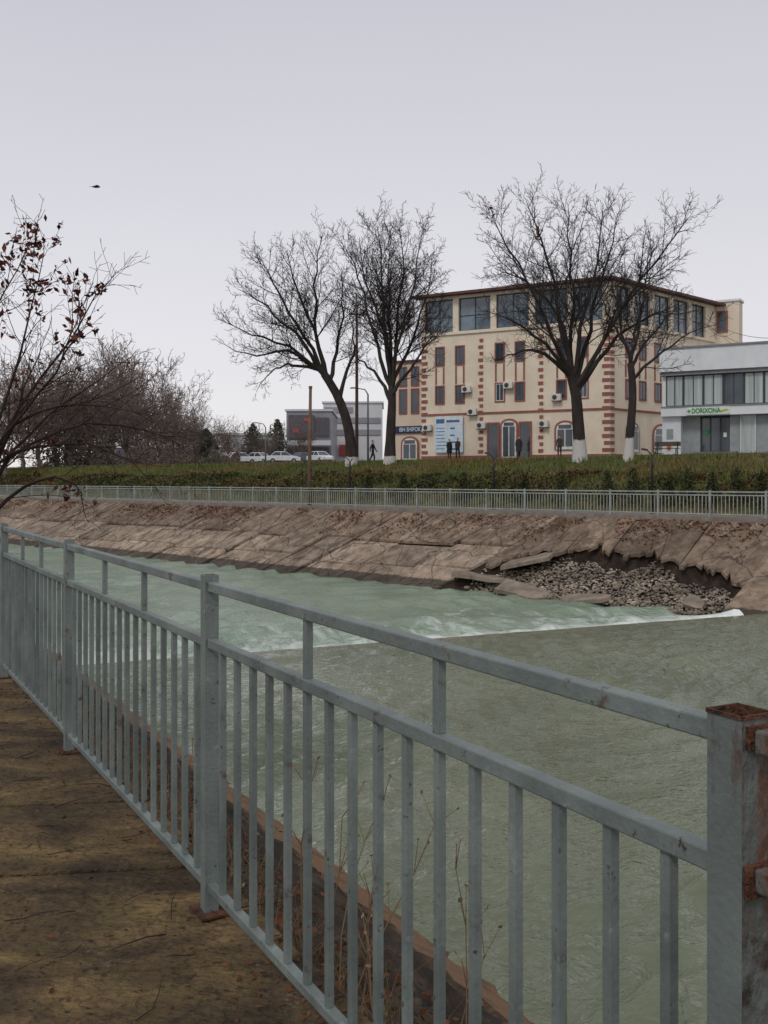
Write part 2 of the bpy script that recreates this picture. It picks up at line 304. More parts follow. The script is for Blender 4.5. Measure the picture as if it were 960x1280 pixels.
def water_mat(name,c1,c2,foam=False,rough=.12,spec=.5):
    m=nmat(name,[c1,c2],scale=.25,rough=rough,spec=spec,detail=4); nt=m.node_tree; nd=nt.nodes; lk=nt.links; b=nd['Principled BSDF']
    b.inputs['IOR'].default_value=1.33
    tc=nd.new('ShaderNodeTexCoord'); mp=nd.new('ShaderNodeMapping'); mp.inputs['Scale'].default_value=(1,1.7,1); lk.new(tc.outputs['Object'],mp.inputs['Vector'])
    n1=nd.new('ShaderNodeTexNoise'); n1.inputs['Scale'].default_value=5.5; n1.inputs['Detail'].default_value=2; n1.inputs['Distortion'].default_value=.3; lk.new(mp.outputs[0],n1.inputs['Vector'])
    bp=nd.new('ShaderNodeBump'); bp.inputs['Strength'].default_value=.9; bp.inputs['Distance'].default_value=.07; lk.new(n1.outputs['Fac'],bp.inputs['Height']); lk.new(bp.outputs[0],b.inputs['Normal'])
    if foam:
        sp=nd.new('ShaderNodeSeparateXYZ'); lk.new(tc.outputs['Object'],sp.inputs[0])
        f1=nd.new('ShaderNodeMapRange'); f1.inputs['From Min'].default_value=0; f1.inputs['From Max'].default_value=9; f1.inputs['To Min'].default_value=.26; f1.inputs['To Max'].default_value=.0; lk.new(sp.outputs['Y'],f1.inputs['Value'])
        # boil line right under the drop, strongest at the far bank end
        f3=nd.new('ShaderNodeMapRange'); f3.inputs['From Min'].default_value=.5; f3.inputs['From Max'].default_value=2.4; f3.inputs['To Min'].default_value=.40; f3.inputs['To Max'].default_value=0; lk.new(sp.outputs['Y'],f3.inputs['Value'])
        f4=nd.new('ShaderNodeMapRange'); f4.inputs['From Min'].default_value=0; f4.inputs['From Max'].default_value=14; f4.inputs['To Min'].default_value=1.0; f4.inputs['To Max'].default_value=.15; lk.new(sp.outputs['X'],f4.inputs['Value'])
        mu=nd.new('ShaderNodeMath'); mu.operation='MULTIPLY'; lk.new(f3.outputs[0],mu.inputs[0]); lk.new(f4.outputs[0],mu.inputs[1])
        m3=nd.new('ShaderNodeMapping'); m3.inputs['Scale'].default_value=(1,.45,1); lk.new(tc.outputs['Object'],m3.inputs['Vector'])
        n2=nd.new('ShaderNodeTexNoise'); n2.inputs['Scale'].default_value=1.0; n2.inputs['Detail'].default_value=11; n2.inputs['Roughness'].default_value=.76; n2.inputs['Distortion'].default_value=1.4; lk.new(m3.outputs[0],n2.inputs['Vector'])
        a0=nd.new('ShaderNodeMath'); a0.operation='ADD'; lk.new(f1.outputs[0],a0.inputs[0]); lk.new(mu.outputs[0],a0.inputs[1])
        ad=nd.new('ShaderNodeMath'); ad.operation='ADD'; lk.new(a0.outputs[0],ad.inputs[0]); lk.new(n2.outputs['Fac'],ad.inputs[1])
        f2=nd.new('ShaderNodeMapRange'); f2.inputs['From Min'].default_value=.60; f2.inputs['From Max'].default_value=1.02; lk.new(ad.outputs[0],f2.inputs['Value'])
        src=b.inputs['Base Color'].links[0].from_socket
        mx=nd.new('ShaderNodeMix'); mx.data_type='RGBA'; lk.new(f2.outputs[0],mx.inputs['Factor']); lk.new(src,mx.inputs['A']); mx.inputs['B'].default_value=(.82,.85,.81,1)
        lk.new(mx.outputs['Result'],b.inputs['Base Color'])
        mr=nd.new('ShaderNodeMapRange'); mr.inputs['To Min'].default_value=rough; mr.inputs['To Max'].default_value=.8; lk.new(f2.outputs[0],mr.inputs['Value']); lk.new(mr.outputs[0],b.inputs['Roughness'])
    return m
M['calm']=water_mat('olive_water',c(92,99,77),c(113,119,95),rough=.02,spec=.8)
M['lower']=water_mat('green_water',c(112,132,110),c(142,158,136),foam=True,rough=.12)
def zcalm(X,Y):
    w=waves(X,Y,.0125)*np.clip(-Y/1.5,0.08,1)
    t=np.clip((Y+.05)/.3,0,1); return ZC+w*(1-t)+ (ZL-ZC-.12)*t*t
def zlow(X,Y):
    k=.010+.018*np.exp(-np.abs(Y-.8)/3.5)
    return ZL+waves(X*.5+3,Y*.45,1.0)*k*1.3+.10*np.exp(-((Y-1.1)/.6)**2)*(.6+.4*np.sin(X*2.3)*np.sin(X*.9))
o=wgrid('calm_river_water',-8,36,-44,.3,.08,zcalm,M['calm']); tag(o,'calm rippled olive green river water in front of the weir','water',kind='structure')
o=wgrid('lower_river_water',-30,70,.2,120,.22,zlow,M['lower']); tag(o,'pale green river water with white foam beyond the weir','water',kind='structure')
mb=MB()
def wp(x,y,z): p=W0+WX*x+WY*y; return (p.x,p.y,z)
mb.hexa([wp(-2,-.7,-4.6),wp(27,-.7,-4.6),wp(27,.15,-4.6),wp(-2,.15,-4.6),wp(-2,-.6,-3.32),wp(27,-.6,-3.32),wp(27,.0,-3.32),wp(-2,.0,-3.32)])
tag(mb.build('weir',M['broken']),'low concrete weir sill crossing the river','weir',kind='structure')
# ---------- far ground
ee=[2.2,2.2,2.45,4,6,8,10,12,20,45,150,900]; zz=[-.3,.0,.12,.7,1.45,2.1,2.75,2.85,3.3,3.85,4.6,8]
ss=np.concatenate([np.arange(-140,140,2.0),np.arange(140,801,20.0)]); V=[]
rg=np.random.default_rng(7)
for s in ss:
    for e,z in zip(ee,zz):
        j=rg.normal(0,.07) if 2.5<e<11 else 0
        V.append(far(s,e,z+j))
n=len(ee); I=np.arange(len(ss)*n).reshape(-1,n)
Qd=np.stack([I[:-1,:-1],I[:-1,1:],I[1:,1:],I[1:,:-1]],-1).reshape(-1,4)[:,::-1]
tag(np_obj('far_ground',[tuple(v) for v in V],Qd,M['ground'],smooth=True),'grassy embankment and ground on the far side of the river','ground',kind='structure')
mb=MB()
for a,b_ in zip(range(-140,300,20),range(-120,320,20)):
    pts=[far(a,12.5),far(a,21),far(b_,21),far(b_,12.5)]
    zs=[gz(12.5)+.02,gz(21)+.02,gz(21)+.02,gz(12.5)+.02]
    p=[(q.x,q.y,z) for q,z in zip(pts,zs)]; bl=len(mb.v); mb.v+=p; mb.f.append((bl,bl+1,bl+2,bl+3))
tag(mb.build('street_road',M['asphalt']),'asphalt street running along the top of the far bank','road',kind='structure')
mb=MB()
p=[far(-60,0),far(150,0),far(150,2.2),far(-60,2.2)]
q=[far(-60,-.4),far(150,-.4),far(150,2.2),far(-60,2.2)]
mb.hexa([(v.x,v.y,-.35) for v in q]+[(v.x,v.y,0.0) for v in q])
tag(mb.build('far_walkway',M['pave']),'narrow concrete walkway along the top of the far bank','walkway',kind='structure')
# ---------- far bank: soil base + slabs
BS0,BS1=-1.3,11.6
def zs_(e): return -.16-(abs(e)-.4)*.607
def lip(s):
    s=np.asarray(s,dtype=float)
    return np.where(s<7,-2.2-1.7*((s-7)/8.3)**2,-2.2-1.3*((s-7)/4.6)**2)+.16*np.sin(s*2.1)+.11*np.sin(s*4.7+1)
def broken(s,e):
    a=np.clip((s-BS0+.05)/.3,0,1)*np.clip((BS1+.05-s)/.3,0,1)
    return a*np.clip((lip(s)+.05-e)/.25,0,1)
def dep(s,e): return .2+.58*broken(s,e)*np.clip((np.asarray(e)+6.2)/3.2,.1,1)
ev=np.concatenate([np.linspace(-.38,-6.8,50)]); sv=np.concatenate([np.arange(-40,-6,1.0),np.arange(-6,16,.2),np.arange(16,150,1.0)])
Sg,Eg=np.meshgrid(sv,ev,indexing='ij')
nz=.06*np.sin(Sg*1.9+Eg*2.7)+.05*np.sin(Sg*3.7-Eg*1.3)+.04*np.sin(Sg*.9+Eg*5.1)
Zs=-.16-(np.abs(Eg)-.4)*.607-dep(Sg,Eg)+nz*broken(Sg,Eg)*.7
Vx=16-.703*Sg+.711*Eg; Vy=41.7+.711*Sg+.703*Eg
I=np.arange(Sg.size).reshape(Sg.shape)
Qd=np.stack([I[:-1,:-1],I[1:,:-1],I[1:,1:],I[:-1,1:]],-1).reshape(-1,4)
tag(np_obj('far_bank_soil',np.stack([Vx,Vy,Zs],-1).reshape(-1,3),Qd,M['farsoil'],smooth=True),'dark soil of the far river bank under the slabs','bank',kind='structure')
rd=random.Random(5)
mb=MB()
def slab(s0,s1,e0,e1,dz=0,tilt=0,tint=(1,1,1),th=.16,skew=0,jit=.03,e1b=None):
    t=rd.uniform(-jit,jit)
    e1b=e1 if e1b is None else e1b
    cs=[(s0,e0,dz+t),(s1,e0,dz-t*.5),(s1+skew,e1b,dz+tilt+rd.uniform(-jit,jit)),(s0+skew,e1,dz+tilt+rd.uniform(-jit,jit))]
    top=[far(s,e,zs_(e)+d) for s,e,d in cs]; bot=[Vector((p.x,p.y,p.z-th)) for p in top]
    mb.hexa(bot+top,tint)
SK=.62   # joints run slantwise down the bank
def bay(s,L):
    g=rd.uniform(.5,.8); ta=(g*1.0,g*.94,g*.89); g=rd.uniform(.74,1.16); tb=(g,g*.985,g*.96); g2=g*rd.uniform(.92,1.15)
    e1=-2.7+rd.uniform(-.14,.14); e2=-4.5+rd.uniform(-.2,.2); f=lambda e:-SK*(e+.42)
    gp=rd.uniform(.05,.12); dzz=rd.uniform(-.09,.09)
    slab(s+gp,s+L-gp,-.42,e1,rd.uniform(-.05,.05),0,ta,skew=f(e1))
    slab(s+gp+f(e1),s+L-gp+f(e1),e1-.15,e2,dzz,0,tb,skew=f(e2)-f(e1))
    slab(s+gp+f(e2),s+L-gp+f(e2),e2-.08,-6.7,dzz+rd.uniform(-.06,.03),0,(g2,g2*.98,g2*.95),skew=f(-6.7)-f(e2))
s=BS1-1.6
while s<150: L=rd.uniform(2.4,4.0); bay(s,L); s+=L
s=BS0-3.6
while s>-40: L=rd.uniform(2.2,3.4); s-=L; bay(s,L)
slab(BS0-3.6+.05,BS0,-.42,-2.4,0,0,(.62,.57,.53),skew=.1); slab(BS0-1.5,BS0+.1,-2.5,-6.7,0,0,(.88,.85,.81),skew=.6); slab(BS0-3.4,BS0-1.58,-2.5,-6.7,.02,0,(.98,.95,.91),skew=.6)
s=BS0+.03; g=.7
edge=s+3.4; kdz=0;ktl=0
while s<BS1+.1:
    w=rd.uniform(.22,.45)
    if s>edge: edge=s+rd.uniform(2.2,3.8); g=rd.uniform(.52,.8); kdz=rd.uniform(-.06,.03); ktl=rd.uniform(-.12,.06); s+=.07
    ea=float(lip(s))+rd.uniform(-.24,.16)-.2; eb=float(lip(s+w))+rd.uniform(-.24,.16)-.2
    t_=(g,g*.94,g*.88); slab(s,s+w,-.42,ea,kdz,ktl,t_,jit=.004,th=.16,e1b=eb); s+=w
tag(mb.build('far_bank_revetment',M['slab'],bevel=.012),'sloping concrete slab facing of the far river bank','bank',kind='structure')
# cobbles
rng=np.random.default_rng(11)
n=6400; sC=rng.uniform(BS0+.1,BS1+.2,n); eC=rng.uniform(-5.6,-1.9,n); k=eC<lip(sC)-.35-.25*np.sin(sC*1.3); sC=sC[k]; eC=eC[k]; n=len(sC)
zC=-.16-(np.abs(eC)-.4)*.607-dep(sC,eC)+.05+rng.uniform(0,.09,n)
C=np.stack([16-.703*sC+.711*eC,41.7+.711*sC+.703*eC,zC],-1)
rad=rng.uniform(.035,.085,n)*np.where(rng.random(n)>.95,2.0,1); V,Fq=stones_np(C,rad,rng)
patch=.84+.24*np.sin(sC*1.7+eC*2)*np.sin(sC*.6-eC)
tt=np.repeat((rng.uniform(.5,1.15,(n,1))*patch[:,None])*np.array([[1,.965,.92]])*(1+rng.normal(0,.03,(n,3))),len(ICV),axis=0)
tag(np_obj('cobbles',V,Fq,M['cobble'],tint=tt,smooth=True),'loose pale cobbles spilling out of the broken far bank','cobbles',kind='stuff')
# fallen slabs
specs=[(11.6,-4.7,2.9,1.8,-.3,.1,.55,'broken concrete slab tilted steeply at the left end of the cobbles'),
 (8.6,-5.35,3.1,1.1,.05,.12,.1,'broken concrete slab at the waterline, left one of the two below the cobbles'),
 (5.4,-5.45,2.5,.85,-.05,-.1,.12,'broken concrete slab at the waterline, right one of the two below the cobbles'),
 (9.8,-3.4,2.6,1.6,-.12,-.2,.35,'grey broken slab slipped down under the upper edge of the broken bank'),
 (.6,-5.1,.8,.6,.35,.3,.2,'small broken chunk of concrete among cobbles at the right end of the broken bank')]
for (s,e,l,w,rx,ry,rz,lab) in specs:
    p=far(s,e,zs_(e)-.13)
    bm_=bmesh.new(); rr=random.Random(int(s*10))
    nn=11; ring=[]
    for i in range(nn):
        a=2*math.pi*i/nn; ca,sa=math.cos(a),math.sin(a); q=max(abs(ca),abs(sa)); ring.append((ca/q*l/2*rr.uniform(.8,1.05),sa/q*w/2*rr.uniform(.78,1.1)))
    b0=[bm_.verts.new((x,y,-.08)) for x,y in ring]; b1=[bm_.verts.new((x*.98,y*.97,.08+rr.uniform(-.02,.02))) for x,y in ring]
    bm_.faces.new(b0[::-1]); bm_.faces.new(b1)
    for i in range(nn): j=(i+1)%nn; bm_.faces.new((b0[i],b0[j],b1[j],b1[i]))
    me=bpy.data.meshes.new('broken_slab'); bm_.to_mesh(me); bm_.free()
    ob=link(me,'broken_slab',M['broken']); ob.location=p; ob.rotation_euler=(rx+R_(18),ry,math.atan2(.711,-.703)+math.pi+rz*.6)
    tag(ob,lab,'concrete slab')
# leaves on far slope
n=6500; sL=rng.uniform(-10,75,n); eL=-.5-np.abs(rng.normal(0,.95,n)); k=eL>-5.0; sL=sL[k];eL=eL[k]
dens=(np.sin(sL*.55)+np.sin(sL*1.3+1)+np.sin(sL*.21+eL))>-.4; sL=sL[dens];eL=eL[dens]
C=np.stack([16-.703*sL+.711*eL,41.7+.711*sL+.703*eL,-.16-(np.abs(eL)-.4)*.607+.05],-1)
kk=broken(sL,eL)<.1; C=C[kk]; V,Qd=leafquads(C,.07,rng,.7,.6); tt=np.repeat(rng.uniform(.5,1.4,(len(C),1))*np.array([[1.05,.88,.82]]),4,axis=0)
tag(np_obj('fallen_leaves',V,Qd,M['litter'],tint=tt),'reddish fallen leaves scattered over the sloping far bank','leaves',kind='stuff')
# ---------- hedge + grass on far embankment
n=60000; sH=rng.uniform(-14,150,n); base=rng.beta(1.3,1.3,n)*4.4+3.3
keep=(np.sin(sH*.9+base*1.1)+np.sin(sH*.31-base)+.8*np.sin(sH*2.3+base*3))>rng.normal(-.5,.6,n); sH=sH[keep]; base=base[keep]; n=len(sH)
prof=.5+.35*np.sin(sH*1.1)+.25*np.sin(sH*.37+2)+.25*np.sin(sH*2.3+base); hh=np.clip(prof,.15,1.15)*np.clip((8.2-base)/3,.15,1)
zH=np.interp(base,EP,ZP)+hh*rng.beta(2,1.2,n)*1.05
C=np.stack([16-.703*sH+.711*base,41.7+.711*sH+.703*base,zH],-1)
V,Qd=leafquads(C,.12,rng,.55); g=rng.uniform(.4,1.15,(n,1)); warm=(np.sin(sH*.5)+np.sin(sH*.17+1)+.8*np.sin(sH*.9+base*2)>.1)[:,None]
tt=np.repeat(g*np.where(warm,np.array([[1.08,.86,.76]]),np.array([[.72,.88,.66]])),4,axis=0)
tag(np_obj('hedge',V,Qd,M['hedge'],tint=tt),'long low brown and green hedge behind the far railing','hedge',kind='stuff')
n=56000; sG=rng.uniform(-16,140,n); eG=np.where(rng.random(n)>.35,rng.uniform(6,11.6,n),rng.uniform(2.5,6.5,n)); zG=np.interp(eG,EP,ZP)
X=16-.703*sG+.711*eG; Y=41.7+.711*sG+.703*eG; hgt=rng.uniform(.12,.42,n); wd=.045
dx=rng.normal(0,.1,n)
V=np.stack([np.stack([X-wd,Y,zG-.05],-1),np.stack([X+wd,Y,zG-.05],-1),np.stack([X+dx,Y+rng.normal(0,.08,n),zG+hgt],-1)],1).reshape(-1,3)
g=rng.uniform(.55,1.2,(n,1))*np.where((np.sin(sG*.3+eG)+.7*np.sin(sG*1.1)>-.1)[:,None],np.array([[.8,1,.7]]),np.array([[1.08,.94,.78]]))
tag(np_obj('grass',V,np.arange(3*n).reshape(n,3),M['grass'],tint=np.repeat(g,3,axis=0)),'dry olive grass along the crest of the far embankment','grass',kind='stuff')
# thicket behind the crest at left
n=30000; pxT=rng.uniform(-60,300,n); YT=rng.uniform(96,122,n); XT=(pxT-480)/F*YT; eT=.711*XT+.703*YT-40.69; kk=eT>13; pxT=pxT[kk];YT=YT[kk];XT=XT[kk];eT=eT[kk]; n=len(pxT)
hT=(3.2+1.5*np.sin(pxT*.07)+1.1*np.sin(pxT*.19+1)+.7*np.sin(pxT*.43))*np.clip((300-pxT)/80,.22,1); hT=np.clip(hT,.7,7)
zT=np.interp(eT,EP,ZP)+hT*rng.beta(1.0,1.6,n)
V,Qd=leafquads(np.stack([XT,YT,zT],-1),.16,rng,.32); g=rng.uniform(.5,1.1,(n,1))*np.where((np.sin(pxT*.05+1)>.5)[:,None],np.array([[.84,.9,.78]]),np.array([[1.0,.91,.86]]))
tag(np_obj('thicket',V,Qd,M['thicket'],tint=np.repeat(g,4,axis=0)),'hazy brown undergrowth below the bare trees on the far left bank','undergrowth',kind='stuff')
# small evergreen shrubs
ordw=['first','second','third','fourth','fifth','sixth','seventh','eighth','ninth','tenth','eleventh','twelfth']
shr=[(952,1.75),(922,1.9),(890,1.7),(860,1.95),(836,1.6),(792,1.95),(760,1.75),(702,1.8),(655,1.7),(580,1.85),(505,1.8),(460,1.7)]
for i,(px,h) in enumerate(shr):
    e=3.0; s=far_px(px,e); p=far(s,e,gz(e)-.05)
    r=thing('evergreen_shrub','dark green pointed shrub behind the far railing, %s from the right end of the row'%ordw[i],'shrub',p,0,'evergreen shrubs behind the far railing')
    n=640; a=rng.uniform(0,6.28,n); zz_=rng.beta(1.3,1.5,n)*h; rr=np.sqrt(rng.uniform(.1,1,n))*(.58*np.clip(1.12-zz_/h,0.05,1)+.06*np.sin(a*3+i))
    C=np.stack([rr*np.cos(a),rr*np.sin(a),zz_],-1); V,Qd=leafquads(C,.075,rng,.5)
    tt=np.repeat(rng.uniform(.35,.95,(n,1))*np.array([[.66,.88,.66]]),4,axis=0)
    np_obj('foliage',V,Qd,M['hedge'],r,tint=tt,local=True)
    b=MB(); b.tube([(0,0,0),(.02,0,h*.4),(0,.01,h*.8)],[.03,.02,.008],5); b.build('stem',M['bark'],r,local=True)
# ---------- near bank
prof=[(-80,-.12),(-2.62,-.1),(-2.6,-.1),(.2,-.16),(.24,-.36),(1.2,-1.05),(2.6,-2.1),(3.6,-2.82),(4.3,-3.22),(5.6,-4.1)]
DT=Vector((-.703,.711,0)); NT=Vector((.711,.703,0))
bend=P2+Q*24; mit=(N+NT).normalized(); ms=1/mit.dot(N)
secs=[]; 
for s in list(np.arange(-26,23,.25)): secs.append((P2+Q*s,N,1))
secs.append((bend,mit,ms))
for s in np.arange(1,120,2.5): secs.append((bend+DT*s,NT,1))
V=[]
rg=np.random.default_rng(9)
dd=[];zd=[]
for i in range(len(prof)-1):
    k=8 if prof[i][0]>=.24 else 1
    for j in range(k):
        w=j/k; dd.append(prof[i][0]*(1-w)+prof[i+1][0]*w); zd.append(prof[i][1]*(1-w)+prof[i+1][1]*w)
dd.append(prof[-1][0]); zd.append(prof[-1][1])
for p,nn_,sc in secs:
    wob=rg.normal(0,.012)
    for d,z in zip(dd,zd):
        j=rg.normal(0,.045) if .3<d<3.5 else (wob if d>3.5 else 0)
        q=p+nn_*d*sc; V.append((q.x,q.y,z+j))
n=len(dd); I=np.arange(len(secs)*n).reshape(-1,n)
Qd=np.stack([I[:-1,:-1],I[:-1,1:],I[1:,1:],I[1:,:-1]],-1).reshape(-1,4)
o=np_obj('near_bank',V,Qd[:,::-1],M['nearsoil'],smooth=False); tag(o,'near river bank sloping from the walkway down to the water','bank',kind='structure')
# walkway slabs
mb=MB(); sd=Vector((.99,.13,0)).normalized()
def on_line(s,d):   # point at offset d from the fence line measured along the skewed seam
    p=P2+Q*s; k=d/sd.dot(N); return p+sd*k
s=-9.0; rw2=random.Random(2)
while s<22:
    L=.95; dz=rw2.uniform(-.006,.005)
    q=[on_line(s+.008,-2.6),on_line(s+.008,.17),on_line(s+L-.008,.17),on_line(s+L-.008,-2.6)]
    mb.hexa([(v.x,v.y,-.155) for v in q]+[(v.x,v.y,dz+rw2.uniform(-.004,.004)) for v in q]); s+=L
tag(mb.build('near_walkway',M['walk'],bevel=.009),'brown mossy concrete walkway beside the near railing','walkway',kind='structure')
# litter on the walkway: leaves and twigs
rr=random.Random(8); paths=[]
for i in range(380):
    s=rr.uniform(-2.5,7); d=rr.uniform(-1.6,.12); p=near(s,d,.014); a=rr.uniform(0,6.28); l=rr.uniform(.04,.24)
    pts=[p]; q=p.copy()
    for j in range(3):
        a+=rr.uniform(-.5,.5); q=q+Vector((math.cos(a)*l/3,math.sin(a)*l/3,rr.uniform(-.002,.006))); pts.append(q.copy())
    r0=rr.uniform(.0012,.0028); paths.append((pts,[r0,r0,r0*.8,r0*.5]))
V,Qd=tubes_np(paths,4); tag(np_obj('fallen_twigs',V,Qd,M['neartwig']),'thin dark twigs scattered on the mossy walkway','twigs',kind='stuff')
n=1500; sL=rng.uniform(-2.5,8,n); dL=np.where(rng.random(n)>.5,rng.uniform(-1.6,.15,n),.15-np.abs(rng.normal(0,.12,n)))
C=np.array([tuple(near(a,b,.014)) for a,b in zip(sL,dL)]); V,Qd=leafquads(C,.012,rng,.55,.8)
tag(np_obj('walkway_leaves',V,Qd,M['litter'],tint=np.repeat(rng.uniform(.25,1.1,(n,1))*np.ones((1,3)),4,axis=0)),'small dead leaves lying on the mossy walkway','leaves',kind='stuff')
# rubble on the near slope
n=1300; sR=rng.uniform(-4,16,n); dR=.28+np.abs(rng.normal(0,1.3,n)); k=dR<3.5; sR=sR[k]; dR=dR[k]; n=len(sR)
zR=np.interp(dR,[a for a,b in prof],[b for a,b in prof])
C=np.array([tuple(near(a,b,z-.01)) for a,b,z in zip(sR,dR,zR)]); V,Fq=stones_np(C,rng.uniform(.02,.06,n),rng)
tag(np_obj('rubble',V,Fq,M['rubble'],tint=np.repeat(rng.uniform(.5,1.15,(n,1))*np.ones((1,3)),len(ICV),axis=0)),'dark stones and rubble on the near slope below the railing','rubble',kind='stuff')
n=3200; sR=rng.uniform(-4,14,n); dR=.25+np.abs(rng.normal(0,1.1,n)); k=dR<3.5; sR=sR[k]; dR=dR[k]; n=len(sR)
zR=np.interp(dR,[a for a,b in prof],[b for a,b in prof])
C=np.array([tuple(near(a,b,z+.05)) for a,b,z in zip(sR,dR,zR)]); V,Qd=leafquads(C,.03,rng,.55,.5)
tag(np_obj('slope_leaves',V,Qd,M['litter'],tint=np.repeat(rng.uniform(.3,.95,(n,1))*np.ones((1,3)),4,axis=0)),'dead leaves lying among the rubble of the near slope','leaves',kind='stuff')
# dry weeds
rr=random.Random(21)
def weed_stems(s,d,h,ns):
    z=float(np.interp(d,[a for a,b in prof],[b for a,b in prof])); P=[]; hd=[]
    for i in range(ns):
        p=near(s+rr.uniform(-.12,.12),d+rr.uniform(-.12,.12),z-.03); dv=Vector((rr.uniform(-.35,.35),rr.uniform(-.35,.35),1)).normalized(); l=h*rr.uniform(.55,1.1); pts=[p]; q=p.copy()
        for j in range(5):
            dv=(dv+Vector((rr.uniform(-.18,.18),rr.uniform(-.18,.18),.02))).normalized(); q=q+dv*l/5; pts.append(q.copy())
            if j>1:
                for _ in range(2):
                    b=(dv+Vector((rr.uniform(-.9,.9),rr.uniform(-.9,.9),.2))).normalized(); e=q+b*l*.13; P.append(([q.copy(),q+b*l*.07,e],[.0018,.0014,.001])); hd.append(tuple(e))
        P.append((pts,[.0034,.003,.0027,.0022,.0018,.0012])); hd.append(tuple(q))
    return P,hd
wl=[(-.35,.32,.95,7,'dry weed with thin branching stalks just right of the second post'),(.5,.35,.7,5,'short dry weed behind the pickets left of the second post'),
    (-1.0,.4,.85,6,'dry weed stalks behind the middle of the nearest full railing bay'),(1.5,.4,.75,6,'dry weed behind the railing bay between second and third posts')]
for s,d,h,ns,lab in wl:
    P,hd=weed_stems(s,d,h,ns); b=near(s,d,float(np.interp(d,[a for a,b in prof],[b for a,b in prof])))
    r=thing('dry_weed',lab,'plant',b); V,Qd=tubes_np(P,4); np_obj('stalk',V,Qd,M['weed'],r)
    V,Qd=leafquads(np.array(hd),.011,rng,.6); o=np_obj('seed_heads',V,Qd,M['weed'],r); o['kind']='stuff'
P=[]
for i in range(1500):
    s=rr.uniform(-2.8,7); d=.2+abs(rr.gauss(0,.55)); z=float(np.interp(d,[a for a,b in prof],[b for a,b in prof])); p=near(s,d,z); dv=Vector((rr.uniform(-.5,.5),rr.uniform(-.5,.5),1)).normalized(); l=rr.uniform(.1,.4)
    pts=[p]; q=p.copy()
    for j in range(3): dv=(dv+Vector((rr.uniform(-.3,.3),rr.uniform(-.3,.3),-.12))).normalized(); q=q+dv*l/3; pts.append(q.copy())
    P.append((pts,[.0022,.0018,.0013,.0006]))
V,Qd=tubes_np(P,3); tag(np_obj('dry_grass',V,Qd,M['weed']),'thin dry grass growing at the foot of the near railing','grass',kind='stuff')
# ---------- near railing
rail=thing('railing','blue grey painted steel railing with rusty near post beside the mossy walkway','railing',near(0,0,0))
def bardir(mb,s0,s1,w,z0,z1,d=0): mb.obox((near((s0+s1)/2,d).x,near((s0+s1)/2,d).y),Q,abs(s1-s0)/2,w/2,z0,z1)
SP={-2:-5.0,-1:-2.466,0:0,1:2.5,2:5.0,3:7.5}
for k in range(-2,4):
    s=SP[k]; pw=.034 if k==-1 else .0262; mt=M['rustpaint'] if k==-1 else M['paint']
    zt=1.244 if k==-1 else 1.25
    mb=MB(); cpt=near(s,0); d=Q; nn_=N
    o4=[cpt-d*pw-nn_*pw,cpt+d*pw-nn_*pw,cpt+d*pw+nn_*pw,cpt-d*pw+nn_*pw]; pi=pw-.004
    i4=[cpt-d*pi-nn_*pi,cpt+d*pi-nn_*pi,cpt+d*pi+nn_*pi,cpt-d*pi+nn_*pi]
    mb.v+=[(p.x,p.y,0.012) for p in o4]+[(p.x,p.y,zt) for p in o4]+[(p.x,p.y,zt) for p in i4]+[(p.x,p.y,zt-.25) for p in i4]
    for i in range(4):
        j=(i+1)%4; mb.f+=[(i,j,4+j,4+i),(4+i,4+j,8+j,8+i),(8+i,8+j,12+j,12+i)]
    mb.f.append((12,13,14,15)); mb.f.append((3,2,1,0))
    po=mb.build('post',mt,rail)
    if k==-1:
        po['label']='rusty post with open top'
        po.data.materials.append(M['rustside']); po.data.materials.append(M['rust'])
        for pl in po.data.polygons:
            ctr=Vector(pl.center)+worg(rail)-cpt
            if pl.normal.dot(-Q)>.9 and ctr.dot(-Q)>pw*.9: pl.material_index=1
            if pl.normal.z>.9 or (abs(pl.normal.z)<.1 and abs(ctr.dot(Q))<pi*1.01 and abs(ctr.dot(N))<pi*1.01): pl.material_index=2
    mb=MB(); mb.obox((cpt.x,cpt.y),Q,.07,.055,.004,.012); mb.build('base_plate',M['rust'],po)
    if k==-1:
        mb=MB()
        for i in range(4):
            j=(i+1)%4; a=o4[i]; e_=o4[j]; mid=(a+e_)/2; dr=(e_-a).normalized(); mb.obox((mid.x,mid.y),dr,pw+.001,.0022,zt-.004,zt+.002)
        mb.build('rusty_rim',M['rust'],po)
        q=cpt-Q*(pw+.004)
        mb=MB(); mb.obox((q.x,q.y),Q,.004,.03,.972,1.022); mb.build('weld_plate',M['rust'],po)
        mb=MB(); mb.obox((q.x,q.y),Q,.004,.026,1.196,1.23); mb.build('weld_plate',M['rust'],po)
    if k<3:
        s1=SP[k+1]; pw1=.034 if k+1==-1 else .0262
        a=s+pw; b=s1-pw1-(.0085 if k+1==-1 else 0)
        rm=M['rustside'] if k==-2 else M['paint']
        mb=MB(); bardir(mb,a,b,.036,1.190,1.226); mb.build('top_rail',rm,rail,bevel=.004)
        mb=MB(); bardir(mb,a,b,.036,.982,1.018); mb.build('middle_rail',rm,rail,bevel=.004)
        mb=MB(); bardir(mb,a,b,.034,.088,.120); mb.build('bottom_rail',M['paint'],rail,bevel=.004)
        for i in range(1,17):
            q=s+(s1-s)*i/17; jt=rr.uniform(-.004,.004); mb=MB(); bardir(mb,q-.0115+jt,q+.0115+jt,.021,.1195,.9825); mb.build('picket',M['paint'],rail,bevel=.002)
            if i in (6,11):
                mb=MB(); bardir(mb,q-.0125,q+.0125,.023,1.0175,1.1905); mb.build('short_picket',M['paint'],rail,bevel=.002)
